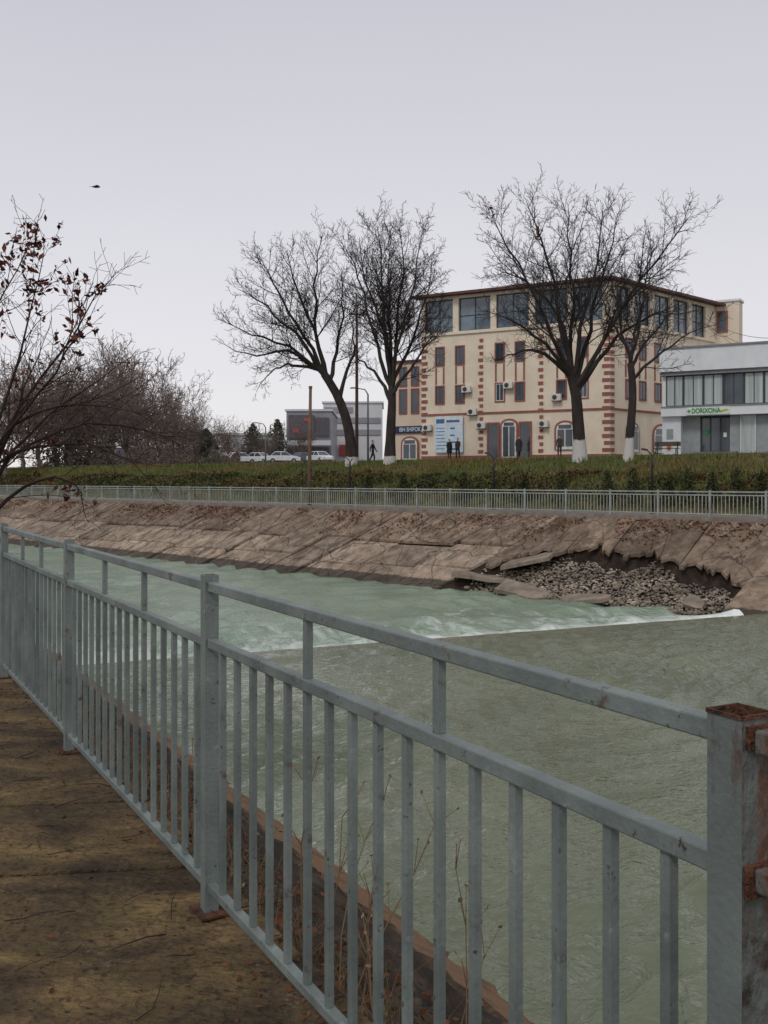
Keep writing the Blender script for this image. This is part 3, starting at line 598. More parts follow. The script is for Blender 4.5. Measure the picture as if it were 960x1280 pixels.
# ---------- far railing
s_l=far_px(-60,0); nb=int((s_l+12)/2.5)
frail=thing('railing','long pale grey steel railing along the walkway on the far bank','railing',far(-10,-.15,0))
fd=Vector((-.703,.711,0)); FE=-.15
def fbar(mb,s0,s1,w,z0,z1):
    p=far((s0+s1)/2,FE); mb.obox((p.x,p.y),fd,abs(s1-s0)/2,w/2,z0,z1)
cnt=0; rest=MB()
for k in range(nb+1):
    s=-10+k*2.5
    mb=MB(); fbar(mb,s-.04,s+.04,.08,0,1.16); mb.build('post',M['farrail'],frail)
    for i in range(1,14):
        q=s+2.5*i/14; vis=(q>-3)
        mb=MB(); t_=mb if (vis and cnt<100) else rest
        fbar(t_,q-.016,q+.016,.025,.13,.93)
        if vis and cnt<100: mb.build('picket',M['farrail'],frail); cnt+=1
E=-10+2.5*(nb+1)
for nm,z0,z1 in (('top_rail',1.06,1.12),('middle_rail',.92,.97),('bottom_rail',.1,.15)):
    mb=MB(); fbar(mb,-10,E,.05,z0,z1); mb.build(nm,M['farrail'],frail)
o=rest.build('picket',M['farrail'],frail); o['kind']='stuff'
# ---------- trees
def catmull(pts,n):
    P=[pts[0]]+list(pts)+[pts[-1]]; out=[]
    m_=len(pts)-1
    for i in range(n):
        f=i/(n-1)*m_; j=min(int(f),m_-1); t=f-j
        p0,p1,p2,p3=P[j],P[j+1],P[j+2],P[j+3]
        out.append(.5*((2*p1)+(p2-p0)*t+(2*p0-5*p1+4*p2-p3)*t*t+(3*p1-p0-3*p2+p3)*t**3))
    return out
def grow(P,R,lev,out,rng,S,rmin):
    if lev>=len(S): return
    sp,ang,lf,lmin,lmax,npt,trop,wob,rf,s0=S[lev]
    n=len(P)-1; Ln=sum((P[i+1]-P[i]).length for i in range(n)); k=max(1,int(Ln/sp)); az=rng.random()*6.28
    for i in range(k):
        t=s0+(1-s0)*(i+rng.random())/k; f=t*n; j=min(int(f),n-1); w=f-j
        p=P[j].lerp(P[j+1],w); d=(P[j+1]-P[j]).normalized(); r=R[j]*(1-w)+R[j+1]*w
        az+=2.4+rng.uniform(-.5,.5)
        a=Vector((0,0,1)) if abs(d.z)<.9 else Vector((1,0,0)); u=d.cross(a).normalized(); v=d.cross(u)
        th=R_(rng.uniform(*ang)); D=d*math.cos(th)+(u*math.cos(az)+v*math.sin(az))*math.sin(th)
        l=min(lmax,max(lmin,lf*Ln*(1.15-.75*t)))*rng.uniform(.6,1.2)
        rr_=max(rmin,min(r*.75,l*rf)); pts=[p]; q=p
        for s in range(npt-1):
            D=(D+Vector((rng.uniform(-wob,wob),rng.uniform(-wob,wob),rng.uniform(-wob,wob)+trop))).normalized(); q=q+D*(l/(npt-1)); pts.append(q)
        rads=[max(rmin*.8,rr_*(1-.7*i_/(npt-1))) for i_ in range(npt)]
        out.append((pts,rads)); grow(pts,rads,lev+1,out,rng,S,rmin)
def build_tree(name,label,bpx,bpy_,Y,bz,trunk,r0,limbs,r1,seed,S,mt,mc,rmin,spread=.5,group=None,leaves=None,shrink=1.0):
    k=Y/F; rng_=random.Random(seed); base=Vector((U(bpx)*Y,Y,bz))
    r=thing(name,label,'tree',base,0,group)
    loc=lambda px,py,dy=0: Vector(((px-bpx)*k,dy,(bpy_-py)*k))
    tp=catmull([loc(*p) for p in trunk],9)
    tr=[r0*(1.35 if i==0 else 1.1 if i==1 else 1-.3*i/8) for i in range(9)]
    tp[0].z-=.3
    V,Qd=tubes_np([(tp,tr)],10); np_obj('trunk',V,Qd,mt,r,smooth=True,local=True)
    big=[];out=[]
    for li,lm in enumerate(limbs):
        pts=[loc(*p) for p in lm]; w=abs(pts[-1].x-pts[0].x)+.5*abs(pts[-1].z-pts[0].z); dy=rng_.uniform(-spread,spread)*w
        pts=[pts[0]+(p-pts[0])*shrink for p in pts]
        pts=[Vector((p.x,p.y+tp[-1].y+dy*i/(len(pts)-1),p.z)) for i,p in enumerate(pts)]
        P=catmull(pts,11); P=[P[0]]+[p+Vector((rng_.uniform(-1,1),rng_.uniform(-1,1),rng_.uniform(-1,1)))*k*2.5 for p in P[1:]]
        Rr=[max(rmin,r1*(1-.92*(i/10)**.7)) for i in range(11)]; big.append((P,Rr)); grow(P,Rr,0,out,rng_,S,rmin)
    V1,Q1=tubes_np(big,7); V2,Q2=tubes_np(out,3)
    np_obj('crown',np.concatenate([V1,V2]),np.concatenate([Q1,Q2+len(V1)]),mc,r,smooth=True,local=True)
    if leaves:
        cl=[]; 
        for (px,py,n_,rad_) in leaves:
            q=loc(px,py); ends=sorted(out,key=lambda o_:(o_[0][-1].x-q.x)**2+(o_[0][-1].z-q.z)**2)[:max(3,n_//3)]
            for i in range(n_):
                e_=ends[i%len(ends)][0]; j=rng_.randrange(1,len(e_)); b=e_[j].lerp(e_[j-1],rng_.random()); cl.append(tuple(b+Vector((rng_.gauss(0,rad_*.5),rng_.gauss(0,rad_*.5),rng_.gauss(0,rad_*.5)-leaves_size*.8))))
        g=np.random.default_rng(seed); V,Qd=leafquads(np.array(cl),leaves_size,g,.45)
        tt=np.repeat(g.uniform(.3,1.2,(len(cl),1))*np.ones((1,3)),4,axis=0)
        o=np_obj('dead_leaves',V,Qd,M['deadleaf'],r,tint=tt,local=True); o['kind']='stuff'
    return r
SB=[(.5,(28,60),.40,.9,3.8,6,.10,.16,.013,.2),(.29,(25,60),.42,.5,1.7,5,.07,.2,.010,.12),(.135,(25,60),.55,.3,.85,4,.05,.2,.009,.1)]
leaves_size=.11
build_tree('bare_tree','tallest bare tree with a thick whitewashed trunk in front of the cream building',725,577,60.2,2.72,[(725,577),(724,550),(722,520),(720,495),(714,470)],.40,
 [[(714,472),(692,448),(660,422),(625,402),(588,392)],[(714,472),(690,430),(660,380),(625,325),(592,285)],[(715,472),(703,420),(688,350),(666,290),(648,238)],
  [(715,474),(716,420),(718,350),(714,290),(710,232)],[(718,480),(735,420),(748,360),(765,300),(778,248)],[(719,485),(748,430),(780,370),(812,320),(838,285)],
  [(719,490),(755,440),(790,405),(828,385),(858,368)],[(714,472),(675,440),(640,440),(610,450)],[(716,474),(725,400),(740,330),(742,265)],[(714,472),(698,400),(650,350),(610,340)]],.19,1,SB,M['barkw'],M['twig'],.0115,.55,leaves=[(600,288,26,.16),(668,295,30,.18),(735,262,14,.15)],shrink=.92)
build_tree('bare_tree','smaller bare tree with a slim whitewashed trunk just right of the tallest tree',785,577,57.8,2.72,[(785,577),(787,550),(790,515),(791,485),(788,455)],.27,
 [[(788,456),(780,410),(776,360),(768,320)],[(788,456),(800,410),(816,365),(828,325)],[(789,460),(812,425),(842,392),(872,366)],[(790,475),(815,450),(846,425),(880,412)],[(788,456),(770,420),(752,395),(738,372)],[(788,458),(795,400),(800,350),(802,300)]],.125,2,SB,M['barkw'],M['twig'],.0115,.6,shrink=.95)
build_tree('bare_tree','bare tree leaning left with a low spreading crown, left one of the middle pair',440,580,74.5,2.72,[(440,580),(438,550),(432,520),(420,490),(405,466)],.43,
 [[(405,467),(380,446),(340,424),(300,412),(275,398)],[(405,467),(384,425),(355,380),(330,335),(318,308)],[(406,467),(398,420),(394,370),(398,320),(404,285)],[(412,474),(422,425),(430,370),(428,310)],
  [(405,467),(370,452),(335,455),(305,485)],[(405,467),(375,420),(335,385),(298,362)],[(424,498),(438,455),(445,420),(440,380)],[(407,468),(388,400),(365,345),(360,310)],[(405,467),(365,440),(320,445),(285,440)]],.2,3,SB,M['barkw2'],M['twig'],.013,.5,shrink=.9)
build_tree('bare_tree','tall upright bare tree, right one of the middle pair by the pale narrow building',487,580,71.7,2.72,[(487,580),(488,550),(489,525),(490,505),(490,482)],.40,
 [[(490,484),(472,435),(456,380),(440,325),(424,290)],[(490,484),(480,430),(476,365),(474,305),(466,262)],[(490,484),(496,430),(500,365),(506,300),(500,248)],[(490,484),(508,440),(528,392),(542,340),(548,292)],
  [(489,495),(510,465),(535,430),(556,400)],[(488,500),(468,465),(445,440),(430,425)],[(490,484),(500,420),(520,350),(530,275)],[(490,484),(478,400),(455,340),(445,272)],[(490,484),(488,400),(486,320),(488,258)]],.19,4,SB,M['barkw2'],M['twig'],.013,.5,shrink=.87)
# overhanging near tree at left
leaves_size=.05
SN=[(.2,(20,55),.36,.22,.8,6,.03,.19,.009,.2),(.16,(25,60),.4,.12,.4,5,-.01,.22,.008,.1)]
yb=12.2
build_tree('leaning_tree','near leafless tree with dark red dead leaves overhanging from the left edge',-22,815,yb,-.55,[(-22,815),(-26,760),(-30,700),(-34,650)],.085,
 [[(-34,652),(-22,560),(4,470),(18,400),(26,330),(32,270)],[(-33,655),(0,540),(40,465),(76,410),(104,358),(128,316)],[(-33,660),(10,570),(60,515),(116,475),(166,440)],[(-33,660),(0,570),(60,532),(130,520),(195,540),(240,588)],
  [(-33,665),(20,610),(65,592),(95,605),(102,650)],[(-34,650),(-50,540),(-40,420),(-12,330),(8,262)],[(-33,655),(20,540),(90,508),(160,508),(226,530)],[(-33,655),(5,560),(70,490),(118,436),(138,388)],
  [(-34,652),(-20,520),(-5,420),(36,350)],[(-33,660),(-5,575),(50,555),(120,552),(170,575),(206,612)],[(-34,660),(-10,570),(20,500),(50,470),(104,436)],[(-34,655),(-12,560),(12,500),(24,450),(44,395)]],.033,6,SN,M['bark'],M['neartwig'],.0036,.5,
 leaves=[(42,268,60,.06),(36,302,80,.06),(32,336,54,.06),(10,258,50,.06),(4,300,44,.06),(130,362,46,.05),(104,400,14,.05),(62,395,14,.05),(6,345,40,.06),(142,362,22,.05),(85,420,10,.05),(100,622,30,.04),(60,540,10,.05),(6,400,22,.06),(6,480,16,.06),(92,330,10,.05),(20,450,10,.05),(150,440,8,.05),(10,600,10,.06)])
# hazy background trees: prototypes copied
SH=[(.6,(28,60),.45,.9,3.3,5,.10,.16,.02,.2),(.36,(25,60),.45,.6,1.6,4,.07,.2,.014,.12),(.26,(25,60),.5,.4,.8,3,.05,.2,.012,.1)]
def gen_limbs(seed,h):
    r=random.Random(seed); Ls=[]; nl=r.choice((9,10,12)); wd=r.uniform(.6,.95)
    for i in range(nl):
        a=wd*(-1+2*(i+r.random())/nl); l=r.uniform(.55,1.0)*h*.78; st=r.uniform(.10,.20)
        Ls.append([(0,-h*st),(math.sin(a)*l*.35,-h*st-math.cos(a)*l*.32),(math.sin(a)*l*.72,-h*st-math.cos(a)*l*.7),(math.sin(a)*l*.85,-h*st-l*math.cos(a*.6))])
    return Ls
def copy_tree(o,loc,rz,sc,label):
    c_=o.copy(); COL.objects.link(c_); c_.location=loc; c_.rotation_euler=(0,0,rz); c_.scale=sc; c_['label']=label
    for ch in list(o.children):
        d=ch.copy(); COL.objects.link(d); d.parent=c_
    return c_
def offset_limbs(L_,bx,by): return [[(bx+x,by+y) for x,y in l] for l in L_]
protos=[]; rh=random.Random(77)
hz=[(6,108,1.2),(28,120,1.35),(48,112,1.3),(70,135,1.75),(88,118,1.45),(106,140,1.8),(122,116,1.3),(140,134,1.65),(158,150,1.75),(172,122,1.15),(186,142,1.4),(200,160,1.3),(214,134,1.0),(230,150,1.25),(246,140,.85),(268,160,.9),(290,175,.85),(332,170,.8),(374,178,.9)]
ordx=['first','second','third','fourth','fifth','sixth','seventh','eighth','ninth','tenth','eleventh','twelfth','thirteenth','fourteenth','fifteenth','sixteenth','seventeenth','eighteenth','nineteenth']
for i,(px,Y,sc) in enumerate(hz):
    X=U(px)*Y; z=gz(e_of(X,Y))-.1; lab='hazy bare background tree on the far bank, %s from the left edge'%ordx[i]
    if i<4:
        k=Y/F; hp=10.0/k
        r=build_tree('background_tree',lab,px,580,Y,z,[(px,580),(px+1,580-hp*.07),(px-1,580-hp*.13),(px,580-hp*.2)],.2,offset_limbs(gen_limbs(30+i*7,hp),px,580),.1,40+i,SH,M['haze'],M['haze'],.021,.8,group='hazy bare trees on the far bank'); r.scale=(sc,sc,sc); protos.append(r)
    else: copy_tree(protos[(i*3)%4],(X,Y,z),1.3*i,(sc*rh.uniform(.85,1.05),sc*.9,sc*rh.uniform(.88,1.1)),lab)
# conifers
def conifer(label,px,Y,h,w,seed,haze_tint):  # last argument tints needles, paler for farther trees to imitate haze
    X=U(px)*Y; z=gz(e_of(X,Y))-.1; r=thing('conifer_tree',label,'tree',(X,Y,z)); g=np.random.default_rng(seed)
    b=MB(); b.tube([(0,0,0),(.05,0,h*.5),(0,0,h*.97)],[.2,.12,.03],7); b.build('trunk',M['bark'],r,local=True)
    n=3000; t=g.beta(1.1,1.5,n); a=g.uniform(0,6.28,n); lay=np.abs(np.sin(t*h*2.6+np.sin(a*4)*1.3))
    rr_=w*(1-t)**.5*(.5+.5*lay)*np.sqrt(g.uniform(.05,1,n))*(1+.3*np.sin(a*3+seed)); C=np.stack([rr_*np.cos(a),rr_*np.sin(a),h*.04+t*h*.94-rr_*.15],-1)
    V,Qd=leafquads(C,.26,g,.4); np_obj('crown',V,Qd,M['conif'],r,tint=np.repeat(g.uniform(.5,1.1,(n,1))*np.array([haze_tint]),4,axis=0),local=True)
conifer('dull broad evergreen among the hazy bare trees near the left edge',82,126,11,4.2,1,(.95,.9,.84))
conifer('dull evergreen just right of the broad one near the left edge',112,130,9.5,3.6,7,(1.0,.95,.88))
conifer('small dull evergreen behind the parked white cars, left one',316,178,8,3.0,3,(1.2,1.25,1.2))
conifer('small dull evergreen behind the parked white cars, right one',347,182,9,3.0,4,(1.15,1.2,1.15))
conifer('dull evergreen left of the parked cars in front of the pale low building',258,146,5.5,2.6,5,(1.1,1.12,1.08))
# ---------- buildings
class Fac:
    def __init__(s,P,d): s.P=Vector((P[0],P[1],0)); s.d=Vector((d[0],d[1],0)).normalized(); s.n=Vector((s.d.y,-s.d.x,0))
    def pt(s,a,o,z): q=s.P+s.d*a+s.n*o; return Vector((q.x,q.y,z))
    def a(s,px): u=U(px); return (u*s.P.y-s.P.x)/(s.d.x-u*s.d.y)
    def z(s,a,py): return H+(HY-py)*(s.P.y+s.d.y*a)/F
    def box(s,mb,a0,a1,z0,z1,o0,o1): mb.hexa([s.pt(a0,o1,z0),s.pt(a1,o1,z0),s.pt(a1,o0,z0),s.pt(a0,o0,z0),s.pt(a0,o1,z1),s.pt(a1,o1,z1),s.pt(a1,o0,z1),s.pt(a0,o0,z1)])
    def ring(s,mb,a0,a1,z0,z1,t,o0,o1):
        s.box(mb,a0,a0+t,z0,z1,o0,o1); s.box(mb,a1-t,a1,z0,z1,o0,o1); s.box(mb,a0+t,a1-t,z0,z0+t,o0,o1); s.box(mb,a0+t,a1-t,z1-t,z1,o0,o1)
    def arch(s,a0,a1,z0,z1,o): # outline of an arched opening
        r=(a1-a0)/2; cz=z1-r*.7; P=[s.pt(a0,o,z0),s.pt(a1,o,z0)]
        for i in range(9):
            t=math.pi*i/8; P.append(s.pt((a0+a1)/2+r*math.cos(t),o,cz+r*.7*math.sin(t)))
        return P
def text(body,size,org,right,up,mat,parent,name='lettering',ext=.02,sx=1.0,bold=.012):
    cu=bpy.data.curves.new('t','FONT'); cu.body=body; cu.size=size; cu.extrude=ext; cu.align_x='CENTER'; cu.align_y='CENTER'; cu.offset=size*bold
    ob=bpy.data.objects.new('t',cu); COL.objects.link(ob); dg=bpy.context.evaluated_depsgraph_get(); dg.update()
    me=bpy.data.meshes.new_from_object(ob.evaluated_get(dg)); bpy.data.objects.remove(ob)
    right=Vector(right).normalized(); up=Vector(up); nn_=right.cross(up); o_=Vector(org)-worg(parent)
    for v in me.vertices: v.co=o_+right*v.co.x*sx+up*v.co.y+nn_*v.co.z
    me.materials.clear(); return link(me,name,mat,parent)
GZ=3.3
CC=Vector((18.05,80)); LL=CC+Vector((-.866,.5))*17.0; RD=Vector((.717,.696)).normalized(); RR=CC+RD*17.2; BK=LL+(RR-CC)
bld=thing('cream_building','four storey cream building with red brick trim and a glazed top gallery','building',(CC.x,CC.y,GZ))
FL=Fac(LL,(.866,-.5)); FR=Fac(CC,RD); WL=17.0; WR=17.2
ZG0,ZG1,ZR=14.5,17.35,17.6
mb=MB(); mb.prism([LL,CC,RR,BK],GZ-.6,ZG0); mb.build('wall',M['cream'],bld)
def inset(o): 
    a=FL.pt(o,-o,0); b=FL.pt(WL-o*.6,-o,0); c_=FR.pt(WR-o,-o,0); d_=Vector((BK.x,BK.y,0)); return [a,b,c_,d_]
mb=MB(); mb.prism(inset(.55),ZG0,ZG1); mb.build('gallery_core',M['gglass'],bld)
mb=MB(); mb.prism([LL,CC,RR,BK],ZG1,ZR); mb.build('gallery_beam',M['cream'],bld)
def pier(f,a0,a1): 
    mb=MB(); f.box(mb,a0,a1,ZG0,ZG1,-.7,0); mb.build('gallery_pier',M['cream'],bld)
def gwin(f,a0,a1):
    mb=MB(); f.ring(mb,a0,a1,ZG0,ZG1,.07,-.3,-.2); mid=(a0+a1)/2; f.box(mb,mid-.035,mid+.035,ZG0+.07,ZG1-.07,-.3,-.21); f.box(mb,a0+.07,mid-.035,ZG0+1.3,ZG0+1.35,-.3,-.21); f.box(mb,mid+.035,a1-.07,ZG0+1.3,ZG0+1.35,-.3,-.21)
    w=mb.build('gallery_window',M['dframe'],bld)
    mb=MB(); f.box(mb,a0+.05,a1-.05,ZG0+.03,ZG1-.03,-.29,-.27); mb.build('pane',M['gglass'],w)
prev=0.0
for p0,p1 in [(531,566),(573,613),(620,661),(668,709),(716,756)]:
    a0=FL.a(p0);a1=FL.a(p1); pier(FL,prev,a0); prev=a1; gwin(FL,a0,a1)
pier(FL,prev,WL)
prev=.0
for p0,p1 in [(770,788),(793,813),(818,838),(842,861),(865,882)]:
    a0=FR.a(p0);a1=FR.a(p1); pier(FR,prev+.003,a0); prev=a1; gwin(FR,a0,a1)
pier(FR,prev,WR)
def offs(o):
    P=[FL.pt(-o,o,0),FL.pt(WL+o*.55,o,0),FR.pt(WR+o,o,0),Vector((BK.x,BK.y,0))+Vector((0,o,0))]; return P
mb=MB(); mb.prism(offs(.75),ZR,ZR+.22); rf=mb.build('roof',M['roof'],bld)
b=MB(); P1=offs(.7); ct=sum(P1,Vector((0,0,0)))/4
b.v+=[(p.x,p.y,ZR+.222) for p in P1]+[(p.x*.25+ct.x*.75,p.y*.25+ct.y*.75,ZR+.8) for p in P1]
for i in range(4): j=(i+1)%4; b.f.append((i,j,4+j,4+i))
b.f.append((4,5,6,7)); b.build('roof_slope',M['roof'],rf)
for z0,z1,o_,mm in ((ZG0-.28,ZG0-.05,.14,'cream'),(7.25,7.4,.1,'brick')):
    mb=MB(); FL.box(mb,0,WL,z0,z1,.003,o_); mb.build('string_course',M[mm],bld)
    mb=MB(); FR.box(mb,.1,WR,z0,z1,.003,o_); mb.build('string_course',M[mm],bld)
mb=MB(); FL.box(mb,0,WL,GZ-.3,GZ+.4,.003,.06); mb.build('plinth',M['brick'],bld)
mb=MB(); FR.box(mb,.1,WR,GZ-.3,GZ+.4,.003,.06); mb.build('plinth',M['brick'],bld)
def quoin(f,a0,a1,z0,z1,o_=.07,alt=.16):
    mb=MB(); z=z0; i=0
    while z<z1-.3:
        f.box(mb,a0+(alt if i%2 and a0>1 else 0),a1-(alt if i%2 and a0<=1 else 0),z,z+.27,.004,o_); z+=.56; i+=1
    o=mb.build('quoin',M['brick'],bld); o['kind']='stuff'
quoin(FL,0.02,.6,GZ+.6,14.1); quoin(FL,WL-.6,WL+.03,GZ+.6,14.1); quoin(FR,.1,.62,GZ+.6,14.1,alt=.0)
for px in (601,676):
    a=FL.a(px); quoin(FL,a-.22,a+.22,GZ+.6,14.1,.06,.12)
quoin(FR,WR-.7,WR,GZ+.6,14.1,.06,.15)
def window(f,a,w,z0,z1,fm='dframe'):
    mb=MB(); f.ring(mb,a-w/2-.11,a+w/2+.11,z0-.11,z1+.11,.11,.004,.07); mb.build('window_surround',M['brick'],bld)
    mb=MB(); f.ring(mb,a-w/2,a+w/2,z0,z1,.05,.004,.05); f.box(mb,a-.02,a+.02,z0+.05,z1-.05,.004,.045)
    wn=mb.build('window',M[fm],bld)
    mb=MB(); f.box(mb,a-w/2+.04,a+w/2-.04,z0+.04,z1-.04,.004,.03); mb.build('pane',M['glass'],wn)
def panel(f,a0,a1,z0,z1):
    mb=MB(); f.box(mb,a0,a1,z0,z1,.004,.05); mb.build('brick_panel',M['brick'],bld)
for px in (550,575,625,650,702,729):
    a=FL.a(px)
    window(FL,a,.72,11.65,13.15); window(FL,a,.72,8.3,9.75,'frame' if px in (625,729) else 'dframe')
    panel(FL,a-.44,a-.3,9.95,11.45); panel(FL,a+.3,a+.44,9.95,11.45)
for px in (786,803,822,846,868):
    a=FR.a(px); window(FR,a,.9,11.65,13.15); window(FR,a,.9,8.3,9.75)
    if px<860:
        panel(FR,a-.56,a-.38,10.0,11.4); panel(FR,a+.38,a+.56,10.0,11.4)
def archdoor(f,a,w,z0,z1,name='door',fm='frame'):
    mb=MB(); mb.extr(f.arch(a-w/2-.18,a+w/2+.18,z0,z1+.18,.065),f.n*.05); mb.build('arch_surround',M['brick'],bld)
    mb=MB(); mb.extr(f.arch(a-w/2,a+w/2,z0,z1,.119),f.n*.04); d=mb.build(name,M[fm],bld)
    for x0,x1,za,zb in ((a-w/2+.12,a-.05,z0+.25,z1-w*.38),(a+.05,a+w/2-.12,z0+.25,z1-w*.38),(a-w/2+.2,a+w/2-.2,z1-w*.33,z1-w*.12)):
        mb=MB(); f.box(mb,x0,x1,za,zb,.162,.18); mb.build('pane',M['glass'],d)
archdoor(FL,FL.a(637),1.3,GZ+.02,6.6); archdoor(FL,FL.a(707),1.5,GZ+.8,6.3,'arched_window'); archdoor(FR,FR.a(825),2.2,GZ+.6,6.2,'arched_window')
archdoor(FR,FR.a(790),1.6,GZ+.6,6.2,'arched_window')
for px in (617,657):
    a=FL.a(px); mb=MB(); FL.ring(mb,a-.58,a+.58,GZ+.02,6.5,.15,.065,.12); d=mb.build('door',M['brick'],bld)
    mb=MB(); FL.box(mb,a-.42,a+.42,GZ+.18,6.34,.065,.09); mb.build('door_leaf',M['glass'],d)
for px,py in ((536,535),(585,487),(603,532),(637,482),(697,497),(681,530),(592,515)):
    a=FL.a(px); z=FL.z(a,py); mb=MB(); FL.box(mb,a-.42,a+.42,z-.28,z+.28,.14,.46); ac=mb.build('air_conditioner',M['ac'],bld,bevel=.03)
    mb=MB(); cpt=FL.pt(a-.1,.463,z); mb.tube([cpt,cpt+FL.n*.02],.2,14); mb.build('fan_grille',M['dframe'],ac)
    for xx in (-.36,.3):
        mb=MB(); FL.box(mb,a+xx,a+xx+.06,z-.34,z-.281,.06,.44); mb.build('bracket',M['dframe'],ac)
a0,a1=FL.a(545),FL.a(580); z0=FL.z(a0,566); z1=FL.z(a0,521)
mb=MB(); FL.box(mb,a0,a1,z0,z1,.15,.25); bb=mb.build('wall_banner',M['lblue'],bld)
w=a1-a0; mb=MB(); FL.box(mb,a0+.05,a1-.05,z1-.75,z1-.05,.252,.26); mb.build('banner_header',M['frame'],bb)
mb=MB(); FL.box(mb,a0+.15,a0+w*.35,z1-.62,z1-.24,.263,.27); FL.box(mb,a0+w*.42,a1-.3,z1-.55,z1-.34,.263,.27); o=mb.build('banner_emblem',M['blue'],bb); o['kind']='stuff'
mb=MB(); rb=random.Random(4)
for i in range(7):
    zz_=z1-1.0-i*.3; 
    FL.box(mb,a0+.15,a0+.15+w*rb.uniform(.25,.42),zz_-.06,zz_,.252,.26)
    if i%2==0: FL.box(mb,a0+w*.55,a0+w*rb.uniform(.7,.93),zz_-.13,zz_,.252,.26)
o=mb.build('banner_print',M['blue'],bb); o['kind']='stuff'
# narrow left wing (own building)
FW=Fac((LL+Vector((-.866,.5))*7.2+Vector((.5,.866))*1.6),(.866,-.5)); AW=FW.a(491)
q0=FW.pt(AW,0,0); wg=thing('pale_building','narrow pale building strip with tall windows joined to the left of the cream building','building',(q0.x,q0.y,GZ))
q=[FW.pt(AW,0,0),FW.pt(7.1,0,0),FW.pt(7.1,-9,0),FW.pt(AW,-9,0)]
mb=MB(); mb.prism(q,GZ-.6,12.3); mb.build('wall',M['pink'],wg)
mb=MB(); FW.box(mb,AW-.15,7.1,12.303,12.5,-9.1,.2); mb.build('roof',M['roof'],wg)
for px in (504,519):
    a=FW.a(px)
    for z0,z1 in ((7.7,9.8),(10.2,11.8)):
        mb=MB(); FW.ring(mb,a-.42,a+.42,z0-.1,z1+.1,.1,.004,.08); s_=mb.build('window',M['brick'],wg); mb=MB(); FW.box(mb,a-.31,a+.31,z0+.02,z1-.02,.004,.04); mb.build('pane',M['glass'],s_)
bld_save=bld; bld=wg
archdoor(FW,FW.a(513),1.5,GZ+.02,5.4); bld=bld_save
mb=MB(); FW.box(mb,AW+.05,7.05,5.85,6.5,.06,.16); sg=mb.build('fascia_sign',M['navy'],wg)
text('ISH SHIFOK',.52,FW.pt((AW+7.05)/2+.05,.17,6.17),FW.d,(0,0,1),M['lblue'],sg,sx=.84)
# pale block behind right
pb=thing('stair_tower','pale cream rooftop block rising behind the right end of the cream building','building',(33,96,GZ))
FP=Fac((30.6,92.6),(.866,-.5))
ap=FP.a(924); mb=MB(); mb.prism([FP.pt(0,0,0),FP.pt(ap,0,0),FP.pt(ap,-1.6,0),FP.pt(0,-1.6,0)],GZ-.6,18.0); mb.build('wall',M['cream'],pb)
mb=MB(); FP.box(mb,-.15,ap+.12,18.003,18.2,-1.7,.15); mb.build('roof',M['white'],pb)
a=FP.a(903); mb=MB(); FP.ring(mb,a-.5,a+.5,15.2,17.2,.15,.004,.1); w=mb.build('window',M['brick'],pb); mb=MB(); FP.box(mb,a-.34,a+.34,15.36,17.04,.004,.05); mb.build('pane',M['glass'],w)
# white pharmacy building
A=Vector((19.2,69)); FWh=Fac(A,(.866,-.5)); WW=15.0
ph=thing('white_building','white two storey building with a glazed upper floor and a green sign','building',(A.x,A.y,GZ))
ZT=10.55
def fb(a0,a1,z0,z1,o0,o1,name,mt,par=None,bev=0):
    mb=MB(); FWh.box(mb,a0,a1,z0,z1,o0,o1); return mb.build(name,M[mt],par or ph,bevel=bev)
fb(0,WW,GZ-.6,9.0,-8,-1.2,'wall','white')
fb(-.1,WW,9.0,ZT,-8.2,.35,'parapet','white'); fb(-.2,WW,ZT+.003,ZT+.12,-8.3,.45,'coping','steel')
fb(-.1,WW,8.75,8.997,-1.19,.2,'soffit','steel')
fb(0,WW,5.95,6.55,-1.19,.35,'ledge','white'); fb(0,WW,6.553,6.62,-1.19,.42,'ledge_cap','steel')
fb(0,.25,6.62,8.75,-1.19,-.1,'side_post','white')
prev=.25; xs=[FWh.a(p) for p in (854,879,904,930,955,980,1010,1040,1075)]
for xi,x in enumerate(xs):
    if x>WW: break
    mb=MB(); FWh.ring(mb,prev,x,6.625,8.747,.07,-.15,-.02); FWh.box(mb,(prev+x)/2-.03,(prev+x)/2+.03,6.7,8.67,-.13,-.04); w=mb.build('window',M['dframe'],ph)
    mb=MB(); FWh.box(mb,prev+.05,x-.05,6.66,8.71,-.12,-.07); mb.build('pane',M['glass' if xi==3 else 'blind'],w); prev=x+.003
fb(0,FWh.a(851),GZ-.6,5.947,-1.19,0,'pier','white')
fb(.3,.75,4.4,5.1,.004,.03,'wall_notice','poster'); fb(.35,.6,3.7,4.2,.004,.1,'post_box','orange')
xd0,xd1=FWh.a(873),FWh.a(911)
fb(FWh.a(851),xd0,GZ-.6,5.947,-1.19,-.55,'side_panel','poster'); 
mb=MB(); FWh.ring(mb,xd0,xd1,GZ+.15,5.9,.1,-.75,-.6)
third=(xd1-xd0)/3
for i in (1,2): FWh.box(mb,xd0+third*i-.04,xd0+third*i+.04,GZ+.25,5.8,-.74,-.61)
d=mb.build('door',M['dframe'],ph); mb=MB(); FWh.box(mb,xd0+.08,xd1-.08,GZ+.22,5.82,-.72,-.68); mb.build('pane',M['glass'],d)
mb=MB(); FWh.box(mb,xd0+.3,xd0+.55,4.75,5.0,-.6,-.58); mb.build('door_sticker',M['green'],d)
mb=MB(); FWh.box(mb,xd0+third*2+.2,xd0+third*2+.42,4.5,4.8,-.6,-.58); mb.build('door_sticker',M['frame'],d)
x=xd1+.003
